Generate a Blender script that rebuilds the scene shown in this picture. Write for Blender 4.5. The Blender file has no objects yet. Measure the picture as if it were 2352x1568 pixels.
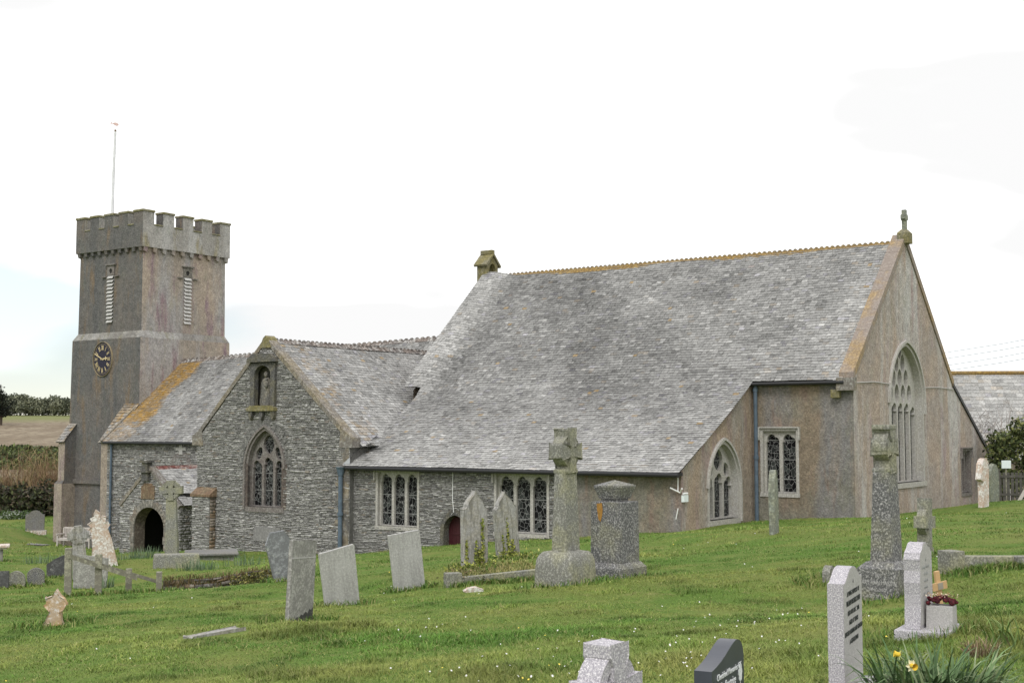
import bpy, bmesh, math, random
import numpy as np
from mathutils import Vector, Matrix
from mathutils.geometry import tessellate_polygon
R = math.radians
SC = bpy.context.scene
COL = SC.collection
rng = np.random.default_rng(7)
random.seed(7)

# ------------------------------------------------------------------ camera, sky, sun
FPX, CX, CY = 2977.0, 1176.0, 784.0            # focal length and centre, for a 2352 px wide picture
PITCH = math.atan(204 / FPX)
cam = bpy.data.cameras.new('camera'); camo = bpy.data.objects.new('camera', cam); COL.objects.link(camo)
cam.sensor_width = 36; cam.lens = 36 * FPX / 2352; cam.clip_start = 0.05; cam.clip_end = 3000
camo.location = (0, 0, 0); camo.rotation_euler = (math.pi / 2 + PITCH, 0, 0)
SC.camera = camo

SUN_AZ, SUN_EL = 192.0, 48.0                    # degrees: azimuth clockwise from +Y, elevation
world = bpy.data.worlds.new('World'); SC.world = world; world.use_nodes = True
wn = world.node_tree; wn.nodes.clear()
def wnode(t, **k):
    n = wn.nodes.new(t)
    for a, v in k.items(): setattr(n, a, v)
    return n
wout = wnode('ShaderNodeOutputWorld'); wmix = wnode('ShaderNodeMixShader')
wsky = wnode('ShaderNodeTexSky', sky_type='NISHITA', sun_disc=False)
wsky.sun_elevation = R(SUN_EL); wsky.sun_rotation = R(SUN_AZ); wsky.dust_density = 0.0; wsky.ozone_density = 2.5
wb1 = wnode('ShaderNodeBackground'); wb1.inputs[1].default_value = 0.08
wb2 = wnode('ShaderNodeBackground'); wb2.inputs[0].default_value = (1, 1, 1, 1); wb2.inputs[1].default_value = 1.05
wtc = wnode('ShaderNodeTexCoord'); wmap = wnode('ShaderNodeMapping'); wmap.inputs['Scale'].default_value = (1.6, 1.6, 5.5)
wmap.inputs['Location'].default_value = (0.35, 0.1, 0.0)
wno = wnode('ShaderNodeTexNoise'); wno.inputs['Scale'].default_value = 1.9; wno.inputs['Detail'].default_value = 6
wra = wnode('ShaderNodeValToRGB')
wra.color_ramp.elements[0].position = 0.30; wra.color_ramp.elements[0].color = (0.48,) * 3 + (1,)
wra.color_ramp.elements[1].position = 0.45; wra.color_ramp.elements[1].color = (1, 1, 1, 1)
wl = wn.links.new
wl(wtc.outputs['Generated'], wmap.inputs[0]); wl(wmap.outputs[0], wno.inputs[0]); # the cloud breaks low in the west
wdot = wnode('ShaderNodeVectorMath', operation='DOT_PRODUCT'); wdot.inputs[1].default_value = (-0.40, 0.915, 0.055)
wmr = wnode('ShaderNodeMapRange'); wmr.inputs[1].default_value = 0.965; wmr.inputs[2].default_value = 1.0; wmr.inputs[3].default_value = 0.06; wmr.inputs[4].default_value = -0.20
wadd = wnode('ShaderNodeMath', operation='ADD')
wl(wtc.outputs['Generated'], wdot.inputs[0]); wl(wdot.outputs['Value'], wmr.inputs[0]); wl(wno.outputs[0], wadd.inputs[0]); wl(wmr.outputs[0], wadd.inputs[1]); wl(wadd.outputs[0], wra.inputs[0])
wl(wra.outputs[0], wmix.inputs[0]); wl(wsky.outputs[0], wb1.inputs[0]); wl(wb1.outputs[0], wmix.inputs[1]); wl(wb2.outputs[0], wmix.inputs[2])
wno2 = wnode('ShaderNodeTexNoise'); wno2.inputs['Scale'].default_value = 1.25; wno2.inputs['Detail'].default_value = 4; wno2.inputs['Roughness'].default_value = 0.45
wra2 = wnode('ShaderNodeValToRGB'); wra2.color_ramp.elements[0].position = 0.44; wra2.color_ramp.elements[0].color = (0.70, 0.70, 0.70, 1); wra2.color_ramp.elements[1].position = 0.50; wra2.color_ramp.elements[1].color = (1, 1, 1, 1)
wl(wmap.outputs[0], wno2.inputs[0]); wl(wno2.outputs[0], wra2.inputs[0]); wl(wra2.outputs[0], wb2.inputs[0])
wl(wmix.outputs[0], wout.inputs[0])

sl = bpy.data.lights.new('sun', 'SUN'); so = bpy.data.objects.new('sun', sl); COL.objects.link(so)
sl.energy = 1.3; sl.angle = R(25); sl.color = (1.0, 0.985, 0.965)
_d = Vector((math.sin(R(SUN_AZ)) * math.cos(R(SUN_EL)), math.cos(R(SUN_AZ)) * math.cos(R(SUN_EL)), math.sin(R(SUN_EL))))
so.rotation_euler = _d.to_track_quat('Z', 'Y').to_euler()
SC.view_settings.view_transform = 'Standard'; SC.view_settings.look = 'None'
SC.view_settings.exposure = 0.4; SC.view_settings.gamma = 1.0

# ------------------------------------------------------------------ coordinates
_c, _s = math.cos(PITCH), math.sin(PITCH)
def at(x, y, Y):
    """point at forward distance Y seen along the picture direction (x, y)"""
    u = (x - CX) / FPX; v = (CY - y) / FPX
    d = (u, _c - _s * v, _s + _c * v)
    return np.array(d) * (Y / d[1])
TH = R(55)
eL = np.array([-math.sin(TH), math.cos(TH), 0.0]); eR = np.array([math.cos(TH), math.sin(TH), 0.0])
ORG = at(1565, 1076, 42.0); ORG[2] = 0.0
def W(a, b, z):
    """church frame (a along the ridge to the tower, b across, z from eye level) -> world; takes arrays"""
    a, b, z = np.broadcast_arrays(np.asarray(a, float), np.asarray(b, float), np.asarray(z, float))
    p = ORG + a[..., None] * eL + b[..., None] * eR
    p[..., 2] = z
    return p
def toAB(X, Y):
    dx = X - ORG[0]; dy = Y - ORG[1]
    return dx * eL[0] + dy * eL[1], dx * eR[0] + dy * eR[1]

# ------------------------------------------------------------------ materials
ALB = 0.80
def sc(c, k=None): return tuple(x * (ALB if k is None else k) for x in c)
class NB:
    def __init__(s, name, rough=0.85, spec=0.25):
        s.m = bpy.data.materials.new(name); s.m.use_nodes = True; s.nt = s.m.node_tree
        s.b = s.nt.nodes['Principled BSDF']; s.b.inputs['Roughness'].default_value = rough
        s.b.inputs['Specular IOR Level'].default_value = spec
        s._pos = s._obj = None
    def n(s, t): return s.nt.nodes.new(t)
    def l(s, a, b): s.nt.links.new(a, b)
    def pos(s):
        if not s._pos: s._pos = s.n('ShaderNodeNewGeometry').outputs['Position']
        return s._pos
    def obj(s):
        if not s._obj: s._obj = s.n('ShaderNodeTexCoord').outputs['Object']
        return s._obj
    def map(s, vec, scale):
        m = s.n('ShaderNodeMapping'); m.inputs['Scale'].default_value = scale; s.l(vec, m.inputs[0]); return m.outputs[0]
    def noise(s, vec, scale, detail=4, rough=0.55, dist=0):
        t = s.n('ShaderNodeTexNoise'); t.inputs['Scale'].default_value = scale; t.inputs['Detail'].default_value = detail
        t.inputs['Roughness'].default_value = rough; t.inputs['Distortion'].default_value = dist
        s.l(vec, t.inputs[0]); return t.outputs[0]
    def vor(s, vec, scale, feature='F1', out='Distance', rand=1.0):
        t = s.n('ShaderNodeTexVoronoi'); t.feature = feature; t.inputs['Scale'].default_value = scale
        t.inputs['Randomness'].default_value = rand; s.l(vec, t.inputs[0]); return t.outputs[out]
    def ramp(s, fac, lo, hi, inv=False):
        m = s.n('ShaderNodeMapRange'); m.inputs[1].default_value = lo; m.inputs[2].default_value = hi
        m.inputs[3].default_value = 1.0 if inv else 0.0; m.inputs[4].default_value = 0.0 if inv else 1.0
        m.clamp = True; s.l(fac, m.inputs[0]); return m.outputs[0]
    def math(s, op, a, b=None):
        m = s.n('ShaderNodeMath'); m.operation = op
        for i, v in enumerate((a, b)):
            if v is None: continue
            if isinstance(v, (int, float)): m.inputs[i].default_value = v
            else: s.l(v, m.inputs[i])
        return m.outputs[0]
    def mix(s, fac, a, b, mode='MIX'):
        m = s.n('ShaderNodeMix'); m.data_type = 'RGBA'; m.blend_type = mode; m.clamp_result = False
        for i, v in ((0, fac), (6, a), (7, b)):
            if isinstance(v, (int, float)): m.inputs[i].default_value = v
            elif isinstance(v, tuple): m.inputs[i].default_value = v + (1,) if len(v) == 3 else v
            else: s.l(v, m.inputs[i])
        return m.outputs[2]
    def attr(s, name='col'):
        a = s.n('ShaderNodeAttribute'); a.attribute_name = name; return a.outputs['Color']
    def sep(s, vec, i):
        x = s.n('ShaderNodeSeparateXYZ'); s.l(vec, x.inputs[0]); return x.outputs[i]
    def bump(s, h, strength=0.5, dist=0.02):
        b = s.n('ShaderNodeBump'); b.inputs['Strength'].default_value = strength; b.inputs['Distance'].default_value = dist
        s.l(h, b.inputs['Height']); s.l(b.outputs[0], s.b.inputs['Normal'])
    def out(s, col):
        if isinstance(col, tuple): s.b.inputs['Base Color'].default_value = col + (1,)
        else: s.l(col, s.b.inputs['Base Color'])
        return s.m

def m_roughcast(name, c1, c2, c3, c4, specks=0.5, gain=1.0):
    c1, c2, c3, c4 = (sc(c, ALB * gain) for c in (c1, c2, c3, c4)); n = NB(name, 0.95, 0.1); p = n.pos()
    big = n.noise(p, 0.42, 5, 0.6, 0.4); st = n.noise(n.map(p, (1, 1, 0.16)), 0.75, 5, 0.6, 0.2)
    st2 = n.noise(n.map(p, (1, 1, 0.22)), 1.7, 4, 0.6)
    c = n.mix(n.ramp(big, 0.42, 0.58), c1, c2)
    c = n.mix(n.ramp(st, 0.48, 0.62), c, c3)
    c = n.mix(n.ramp(st2, 0.54, 0.68), c, c4)
    mo = n.noise(p, 3.2, 5, 0.75, 0.3); c = n.mix(n.ramp(mo, 0.30, 0.70), n.mix(1.0, c, (0.74, 0.74, 0.75), 'MULTIPLY'), n.mix(1.0, c, (1.24, 1.23, 1.21), 'MULTIPLY'))
    gr = n.noise(n.map(p, (1.1, 1.1, 0.5)), 1.3, 5, 0.7); c = n.mix(n.math('MULTIPLY', n.ramp(gr, 0.56, 0.68), 0.45), c, tuple(0.62 * (a + b) / 2 * f for a, b, f in zip(c1, c2, (1.35, 1.5, 1.35))))
    fine = n.noise(p, 13, 3, 0.7); c = n.mix(0.55, c, n.mix(n.ramp(fine, 0.3, 0.7), (0.45, 0.45, 0.45), (1.6, 1.6, 1.6)), 'MULTIPLY')
    v = n.vor(p, 5.5); gate = n.ramp(n.noise(p, 1.1, 3), 0.45, 0.62)
    sp = n.math('MULTIPLY', n.ramp(v, 0.07, 0.13, True), gate)
    sp2 = n.math('MULTIPLY', sp, specks)
    c = n.mix(sp2, c, (0.46, 0.46, 0.44))
    n.bump(n.noise(p, 17, 4, 0.75), 1.0, 0.05)
    return n.out(c)
def m_attr(name, var=0.35, scale=30, lich=0.0, lichcol=(0.6, 0.6, 0.57), rough=0.85, bump=0.4, white=0.0):
    n = NB(name, rough, 0.25); p = n.pos(); c = n.attr()
    f = n.noise(p, scale, 4, 0.65)
    c = n.mix(1.0, c, n.mix(n.ramp(f, 0.25, 0.75), (1 - var,) * 3, (1 + var,) * 3), 'MULTIPLY')
    if lich:
        g = n.math('MULTIPLY', n.ramp(n.noise(p, 9, 5, 0.7), 0.56, 0.66), lich)
        c = n.mix(g, c, lichcol)
    if bump: n.bump(f, bump, 0.02)
    return n.out(c)
def m_stone(name, base, dark, light, scale=55, lich=None, lichamt=0.6, lichscale=3.5, rough=0.85, streak=0.0, spots=None, coord='obj', streakcol=None):
    base, dark, light = sc(base), sc(dark), sc(light); lich = sc(lich) if lich else None; spots = sc(spots) if spots else None
    n = NB(name, rough, 0.3); p = n.obj() if coord == 'obj' else n.pos()
    f = n.noise(p, scale, 3, 0.8)
    c = n.mix(n.ramp(f, 0.46, 0.60), dark, base); c = n.mix(n.ramp(f, 0.53, 0.66), c, light)
    if streak:
        s2 = n.noise(n.map(p, (1, 1, 0.14)), 15, 5, 0.65, 0.4)
        c = n.mix(n.math('MULTIPLY', n.ramp(s2, 0.46, 0.62), streak), c, sc(streakcol) if streakcol else dark)
    if lich:
        g = n.ramp(n.noise(p, lichscale, 5, 0.65), 0.44, 0.60)
        c = n.mix(n.math('MULTIPLY', g, lichamt), c, n.mix(n.ramp(f, 0.4, 0.6), tuple(0.6 * x for x in lich), tuple(1.25 * x for x in lich)))
    if spots:
        g = n.ramp(n.noise(p, 5.5, 4, 0.7, 0.3), 0.60, 0.66)
        c = n.mix(g, c, spots)
    n.bump(n.noise(p, scale * 0.6, 4, 0.7), 0.5, 0.012)
    return n.out(c)
def m_plain(name, col, rough=0.6, var=0.15, scale=12, spec=0.3, bump=0.0):
    n = NB(name, rough, spec); p = n.obj(); f = n.noise(p, scale, 5, 0.6)
    c = n.mix(n.ramp(f, 0.3, 0.7), tuple(x * (1 - var) for x in col), tuple(x * (1 + var) for x in col))
    if bump: n.bump(f, bump, 0.01)
    return n.out(c)
def m_glass(name):
    n = NB(name, 0.3, 0.12); p = n.pos()
    q = n.map(p, (7.2, 7.2, 5.8)); w = n.n('ShaderNodeVectorMath'); w.operation = 'ADD'; n.l(q, w.inputs[0])
    nz = n.n('ShaderNodeTexNoise'); nz.inputs['Scale'].default_value = 0.8; n.l(q, nz.inputs[0]); n.l(nz.outputs[1], w.inputs[1])
    d = n.vor(w.outputs[0], 1.0, 'DISTANCE_TO_EDGE')
    lead = n.ramp(d, 0.016, 0.040, True)
    z = n.math('FRACT', n.math('MULTIPLY', n.sep(p, 2), 1.45)); bar = n.ramp(n.math('ABSOLUTE', n.math('SUBTRACT', z, 0.5)), 0.014, 0.020, True)
    lead = n.math('MAXIMUM', lead, bar)
    cell = n.sep(n.vor(w.outputs[0], 1.0, 'F1', 'Color'), 0)
    c = n.mix(lead, n.mix(n.ramp(cell, 0.55, 1.0), (0.007, 0.007, 0.008), (0.055, 0.060, 0.058)), (0.26, 0.26, 0.255))  # paler cells at random: uneven glints put into the pane colour
    n.l(n.math('ADD', n.math('MULTIPLY', lead, 0.5), 0.3), n.b.inputs['Roughness'])
    n.bump(d, 0.15, 0.02)
    return n.out(c)

MT = {}
MT['tan'] = m_roughcast('tan_roughcast', (0.39, 0.31, 0.24), (0.34, 0.29, 0.24), (0.38, 0.36, 0.335), (0.33, 0.255, 0.24), 0.5, 1.18)
MT['gable'] = m_roughcast('gable_roughcast', (0.44, 0.36, 0.30), (0.40, 0.35, 0.315), (0.52, 0.50, 0.485), (0.41, 0.33, 0.32), 0.8, 1.14)
MT['towergrey'] = m_roughcast('grey_roughcast', (0.19, 0.185, 0.18), (0.215, 0.195, 0.18), (0.16, 0.158, 0.158), (0.25, 0.195, 0.145), 1.0)
MT['towertan'] = m_roughcast('pale_roughcast', (0.39, 0.325, 0.265), (0.33, 0.285, 0.24), (0.34, 0.325, 0.315), (0.265, 0.195, 0.21), 1.0, 1.25)
MT['parapet'] = m_roughcast('grey_parapet_render', (0.36, 0.345, 0.325), (0.31, 0.295, 0.275), (0.42, 0.41, 0.395), (0.29, 0.26, 0.18), 1.0, 1.25)  # grey render, with the lit look of east merlon sides put into colour
MT['cement'] = m_roughcast('cement_band', (0.33, 0.31, 0.29), (0.27, 0.255, 0.235), (0.42, 0.41, 0.39), (0.30, 0.28, 0.21), 1.0)
MT['greenwall'] = m_roughcast('damp_roughcast', (0.27, 0.22, 0.165), (0.25, 0.235, 0.195), (0.25, 0.24, 0.235), (0.29, 0.215, 0.175), 0.6, 1.15)
MT['slate'] = m_attr('roof_slate', 0.42, 11, 0.45, (0.44, 0.438, 0.42), 0.75, 0.45)
MT['rubble'] = m_attr('slate_rubble', 0.45, 20, 0.40, (0.46, 0.455, 0.43), 0.9, 0.6)
MT['mortar'] = m_plain('lime_mortar', (0.13, 0.127, 0.12), 0.95, 0.3, 8)
MT['dress'] = m_stone('window_stone', (0.58, 0.56, 0.525), (0.44, 0.42, 0.39), (0.68, 0.665, 0.64), 20, (0.47, 0.44, 0.36), 0.35, 1.6, coord='pos')
MT['dressgrey'] = m_stone('grey_window_stone', (0.30, 0.28, 0.26), (0.19, 0.17, 0.16), (0.40, 0.385, 0.36), 18, (0.20, 0.165, 0.15), 0.5, 1.6, coord='pos')
MT['nichestone'] = m_stone('dark_carved_stone', (0.16, 0.155, 0.15), (0.09, 0.088, 0.085), (0.25, 0.24, 0.23), 16, (0.30, 0.26, 0.12), 0.25, 2.2, coord='pos')
MT['glass'] = m_glass('leaded_glass')
MT['dark'] = m_plain('dark_recess', (0.03, 0.028, 0.026), 0.9)  # near-black stands in for shade inside the porch and behind the louvres
MT['iron'] = m_plain('black_gutter', (0.028, 0.028, 0.03), 0.5)
MT['bluepipe'] = m_plain('blue_grey_pipe', (0.095, 0.13, 0.17), 0.5, 0.2, 6)
MT['lead'] = m_plain('lead_sheet', (0.40, 0.41, 0.43), 0.6, 0.25, 6)
MT['ochre'] = m_stone('lichened_ridge', (0.36, 0.22, 0.05), (0.23, 0.15, 0.06), (0.45, 0.31, 0.10), 9, (0.30, 0.25, 0.16), 0.35, 1.4, coord='pos')
MT['crest'] = m_stone('cresting_tile', (0.33, 0.26, 0.18), (0.22, 0.18, 0.13), (0.42, 0.36, 0.28), 12, (0.36, 0.25, 0.09), 0.7, 1.0, coord='pos')
MT['whiteridge'] = m_stone('mortared_ridge', (0.42, 0.40, 0.38), (0.16, 0.14, 0.13), (0.62, 0.61, 0.58), 5, (0.33, 0.25, 0.20), 0.5, 1.1, coord='pos')
MT['coping'] = m_stone('gable_coping', (0.36, 0.305, 0.26), (0.29, 0.24, 0.21), (0.42, 0.37, 0.33), 14, (0.44, 0.29, 0.10), 0.60, 0.8, coord='pos')
MT['copegrey'] = m_stone('grey_coping', (0.30, 0.28, 0.25), (0.20, 0.18, 0.16), (0.42, 0.41, 0.39), 10, (0.42, 0.32, 0.14), 0.35, 0.8, coord='pos')
MT['mossstone'] = m_stone('mossy_ochre_stone', (0.27, 0.22, 0.08), (0.19, 0.17, 0.08), (0.36, 0.32, 0.16), 11, (0.30, 0.29, 0.25), 0.5, 2.4, coord='pos')
MT['brown'] = m_stone('brown_stone', (0.27, 0.17, 0.10), (0.18, 0.12, 0.08), (0.34, 0.25, 0.17), 9, (0.22, 0.2, 0.13), 0.4, 2.0, coord='pos')
MT['darkred'] = m_plain('dark_red_paint', (0.050, 0.012, 0.015), 0.5)
MT['white'] = m_plain('white_paint', (0.80, 0.80, 0.80), 0.5, 0.05)
MT['palebox'] = m_plain('pale_plastic', (0.70, 0.76, 0.76), 0.5, 0.05)
MT['clockface'] = m_plain('clock_dark_blue', (0.012, 0.010, 0.028), 0.4)
MT['gold'] = m_plain('gilded_paint', (0.58, 0.47, 0.27), 0.45, 0.1)
MT['louvre'] = m_plain('slate_louvre', (0.47, 0.46, 0.44), 0.8, 0.2, 5)
MT['granite'] = m_stone('weathered_granite', (0.33, 0.325, 0.285), (0.20, 0.198, 0.175), (0.47, 0.465, 0.43), 34, (0.37, 0.36, 0.23), 0.85, 1.3)
MT['granitegrey'] = m_stone('grey_granite', (0.27, 0.265, 0.26), (0.12, 0.12, 0.12), (0.55, 0.54, 0.53), 38, (0.33, 0.32, 0.21), 0.55, 1.2)
MT['newgranite'] = m_stone('polished_speckled_granite', (0.76, 0.72, 0.74), (0.40, 0.38, 0.42), (0.88, 0.86, 0.87), 120, None)
MT['facegranite'] = m_stone('honed_granite_face', (0.58, 0.56, 0.54), (0.48, 0.465, 0.45), (0.66, 0.64, 0.62), 75, None)
MT['blackslate'] = m_plain('dark_slate', (0.055, 0.060, 0.075), 0.35, 0.15, 5)
MT['slatestone'] = m_stone('pale_slate_headstone', (0.57, 0.56, 0.54), (0.50, 0.49, 0.475), (0.63, 0.62, 0.60), 30, (0.50, 0.49, 0.46), 0.4, 2.5, 0.8, 0.55, streakcol=(0.31, 0.305, 0.29))
MT['slatestone2'] = m_stone('mottled_slate_headstone', (0.36, 0.35, 0.33), (0.28, 0.27, 0.255), (0.43, 0.42, 0.395), 24, (0.53, 0.52, 0.48), 0.6, 7, 0.8, 0.55, streakcol=(0.27, 0.265, 0.25))
MT['bluestone'] = m_stone('blue_slate_headstone', (0.32, 0.33, 0.345), (0.22, 0.225, 0.235), (0.40, 0.41, 0.425), 10, None, 0, 3, 0.8, 0.3, (0.50, 0.52, 0.48))
MT['marble'] = m_stone('streaked_marble', (0.46, 0.45, 0.43), (0.37, 0.36, 0.345), (0.54, 0.53, 0.51), 26, (0.42, 0.385, 0.29), 0.45, 3.5, 0.8, 0.95, streakcol=(0.20, 0.195, 0.18))
MT['lichenstone'] = m_stone('pale_lichened_stone', (0.72, 0.64, 0.57), (0.60, 0.45, 0.35), (0.84, 0.81, 0.77), 16, (0.80, 0.79, 0.76), 0.7, 4, 0.95)
MT['goldlichen'] = m_stone('orange_lichened_stone', (0.66, 0.56, 0.46), (0.55, 0.42, 0.30), (0.80, 0.77, 0.76), 14, (0.62, 0.37, 0.12), 0.85, 3.0, 0.95)
MT['darkstone'] = m_stone('dark_headstone', (0.13, 0.13, 0.13), (0.09, 0.09, 0.09), (0.18, 0.18, 0.18), 14, None, 0, 3, 0.8, 0.3, (0.44, 0.44, 0.42))
MT['greenstone'] = m_stone('green_grey_stone', (0.30, 0.32, 0.27), (0.2, 0.21, 0.18), (0.38, 0.40, 0.35), 14, (0.36, 0.36, 0.25), 0.5, 4)
MT['ashstone'] = m_stone('grey_headstone', (0.27, 0.265, 0.26), (0.21, 0.205, 0.20), (0.32, 0.315, 0.31), 20, (0.25, 0.23, 0.17), 0.4, 2)
MT['wood'] = m_stone('weathered_post_wood', (0.36, 0.34, 0.27), (0.24, 0.225, 0.18), (0.46, 0.44, 0.36), 8, (0.36, 0.36, 0.25), 0.5, 4, 0.9, 0.4)
MT['darkwood'] = m_plain('dark_fence_wood', (0.085, 0.08, 0.07), 0.9, 0.3, 8)
MT['bench'] = m_plain('silvered_teak', (0.48, 0.44, 0.41), 0.85, 0.15, 14)
MT['pine'] = m_plain('bright_pine', (0.52, 0.34, 0.17), 0.6, 0.15, 10)
MT['letterblack'] = m_plain('black_lettering', (0.015, 0.02, 0.02), 0.6)
MT['letterwhite'] = m_plain('white_lettering', (0.72, 0.73, 0.75), 0.6)
MT['letterpale'] = m_plain('worn_lettering', (0.44, 0.43, 0.42), 0.9)
MT['lettergrey'] = m_plain('grey_lettering', (0.34, 0.35, 0.34), 0.7)
MT['leaf'] = m_attr('leaves', 0.2, 8, rough=0.7, bump=0)
MT['twig'] = m_attr('twigs', 0.2, 8, rough=0.9, bump=0)
MT['bark'] = m_plain('bark', (0.075, 0.06, 0.045), 0.95, 0.3, 9, bump=0.4)
MT['petal'] = m_attr('petals', 0.1, 20, rough=0.7, bump=0)
MT['wire'] = m_plain('pale_wire', (0.33, 0.40, 0.45), 0.6)
MT['asphalt'] = m_plain('path_tarmac', (0.21, 0.205, 0.20), 0.95, 0.2, 3)

def m_ground():
    n = NB('turf', 0.95, 0.1); p = n.pos()
    c = n.mix(n.ramp(n.noise(p, 0.55, 5, 0.6, 0.3), 0.40, 0.62), (0.088, 0.148, 0.027), (0.15, 0.17, 0.046))
    c = n.mix(n.ramp(n.noise(p, 1.7, 4, 0.6), 0.55, 0.70), c, (0.11, 0.175, 0.034))
    c = n.mix(n.ramp(n.noise(p, 2.6, 5, 0.7), 0.58, 0.72), c, (0.20, 0.19, 0.075))
    c = n.mix(0.5, c, n.mix(n.ramp(n.noise(p, 30, 3, 0.7), 0.3, 0.7), (0.4,) * 3, (1.6,) * 3), 'MULTIPLY')
    # the far hillside: rough dead grass above the hedge line
    y = n.sep(p, 1)
    far = n.ramp(n.math('ADD', y, n.math('MULTIPLY', n.noise(p, 0.04, 4), 30)), 118, 128)
    hill = n.mix(n.ramp(n.noise(n.map(p, (1, 0.6, 1)), 0.16, 6, 0.7), 0.40, 0.60), (0.19, 0.15, 0.105), (0.28, 0.235, 0.17))
    hill = n.mix(n.ramp(n.noise(p, 0.9, 3, 0.7), 0.45, 0.65), hill, (0.13, 0.10, 0.07))
    top = n.ramp(n.math('ADD', y, n.math('MULTIPLY', n.noise(p, 0.06, 4), 40)), 243, 258)
    hill = n.mix(top, hill, (0.17, 0.18, 0.075))
    c = n.mix(far, c, hill)
    n.bump(n.noise(p, 9, 4, 0.7), 0.4, 0.05)
    return n.out(c)
MT['ground'] = m_ground()

# ------------------------------------------------------------------ object builders
def tag(o, label=None, cat=None, group=None, kind=None):
    if label: o['label'] = label
    if cat: o['category'] = cat
    if group: o['group'] = group
    if kind: o['kind'] = kind
    return o
def thing(name, label, cat, loc=(0, 0, 0), rz=0.0, group=None, tilt=(0, 0)):
    o = bpy.data.objects.new(name, None); COL.objects.link(o); o.empty_display_size = 0.3
    o.location = loc; o.rotation_euler = (tilt[0], tilt[1], rz)
    return tag(o, label, cat, group)
def mk(name, verts, faces, mat, parent=None, cols=None, smooth=False, sub=None, bevel=0.0, mi=None):
    """one mesh object; verts are local to the parent (or `sub` = world point subtracted first)"""
    v = np.asarray(verts, float).reshape(-1, 3)
    if sub is not None: v = v - np.asarray(sub)
    me = bpy.data.meshes.new(name)
    if isinstance(faces, np.ndarray):
        k = faces.shape[1]; nf = len(faces)
        me.vertices.add(len(v)); me.vertices.foreach_set('co', v.astype(np.float32).ravel())
        me.loops.add(nf * k); me.loops.foreach_set('vertex_index', faces.astype(np.int32).ravel())
        me.polygons.add(nf); me.polygons.foreach_set('loop_start', np.arange(0, nf * k, k, dtype=np.int32))
        me.update(calc_edges=True)
    else:
        me.from_pydata(v.tolist(), [], [list(f) for f in faces]); me.update()
    if cols is not None:
        c = np.asarray(cols, float)
        if c.shape[1] == 3: c = np.hstack([c, np.ones((len(c), 1))])
        a = me.color_attributes.new('col', 'FLOAT_COLOR', 'POINT'); a.data.foreach_set('color', c.astype(np.float32).ravel())
    for m in (mat if isinstance(mat, list) else [mat]): me.materials.append(MT[m] if isinstance(m, str) else m)
    if mi is not None: me.polygons.foreach_set('material_index', np.asarray(mi, dtype=np.int32))
    if bevel or not isinstance(faces, np.ndarray):
        bm = bmesh.new(); bm.from_mesh(me)
        if bevel:
            bmesh.ops.remove_doubles(bm, verts=bm.verts, dist=1e-5)
            ed = [e for e in bm.edges if len(e.link_faces) == 2 and e.calc_face_angle(0) > 0.6]
            bmesh.ops.bevel(bm, geom=ed, offset=bevel, segments=2, affect='EDGES', profile=0.6, clamp_overlap=True)
        bmesh.ops.recalc_face_normals(bm, faces=bm.faces)
        bm.to_mesh(me); bm.free()
    if smooth: me.polygons.foreach_set('use_smooth', [True] * len(me.polygons))
    o = bpy.data.objects.new(name, me); COL.objects.link(o)
    if parent is not None: o.parent = parent
    return o
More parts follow.
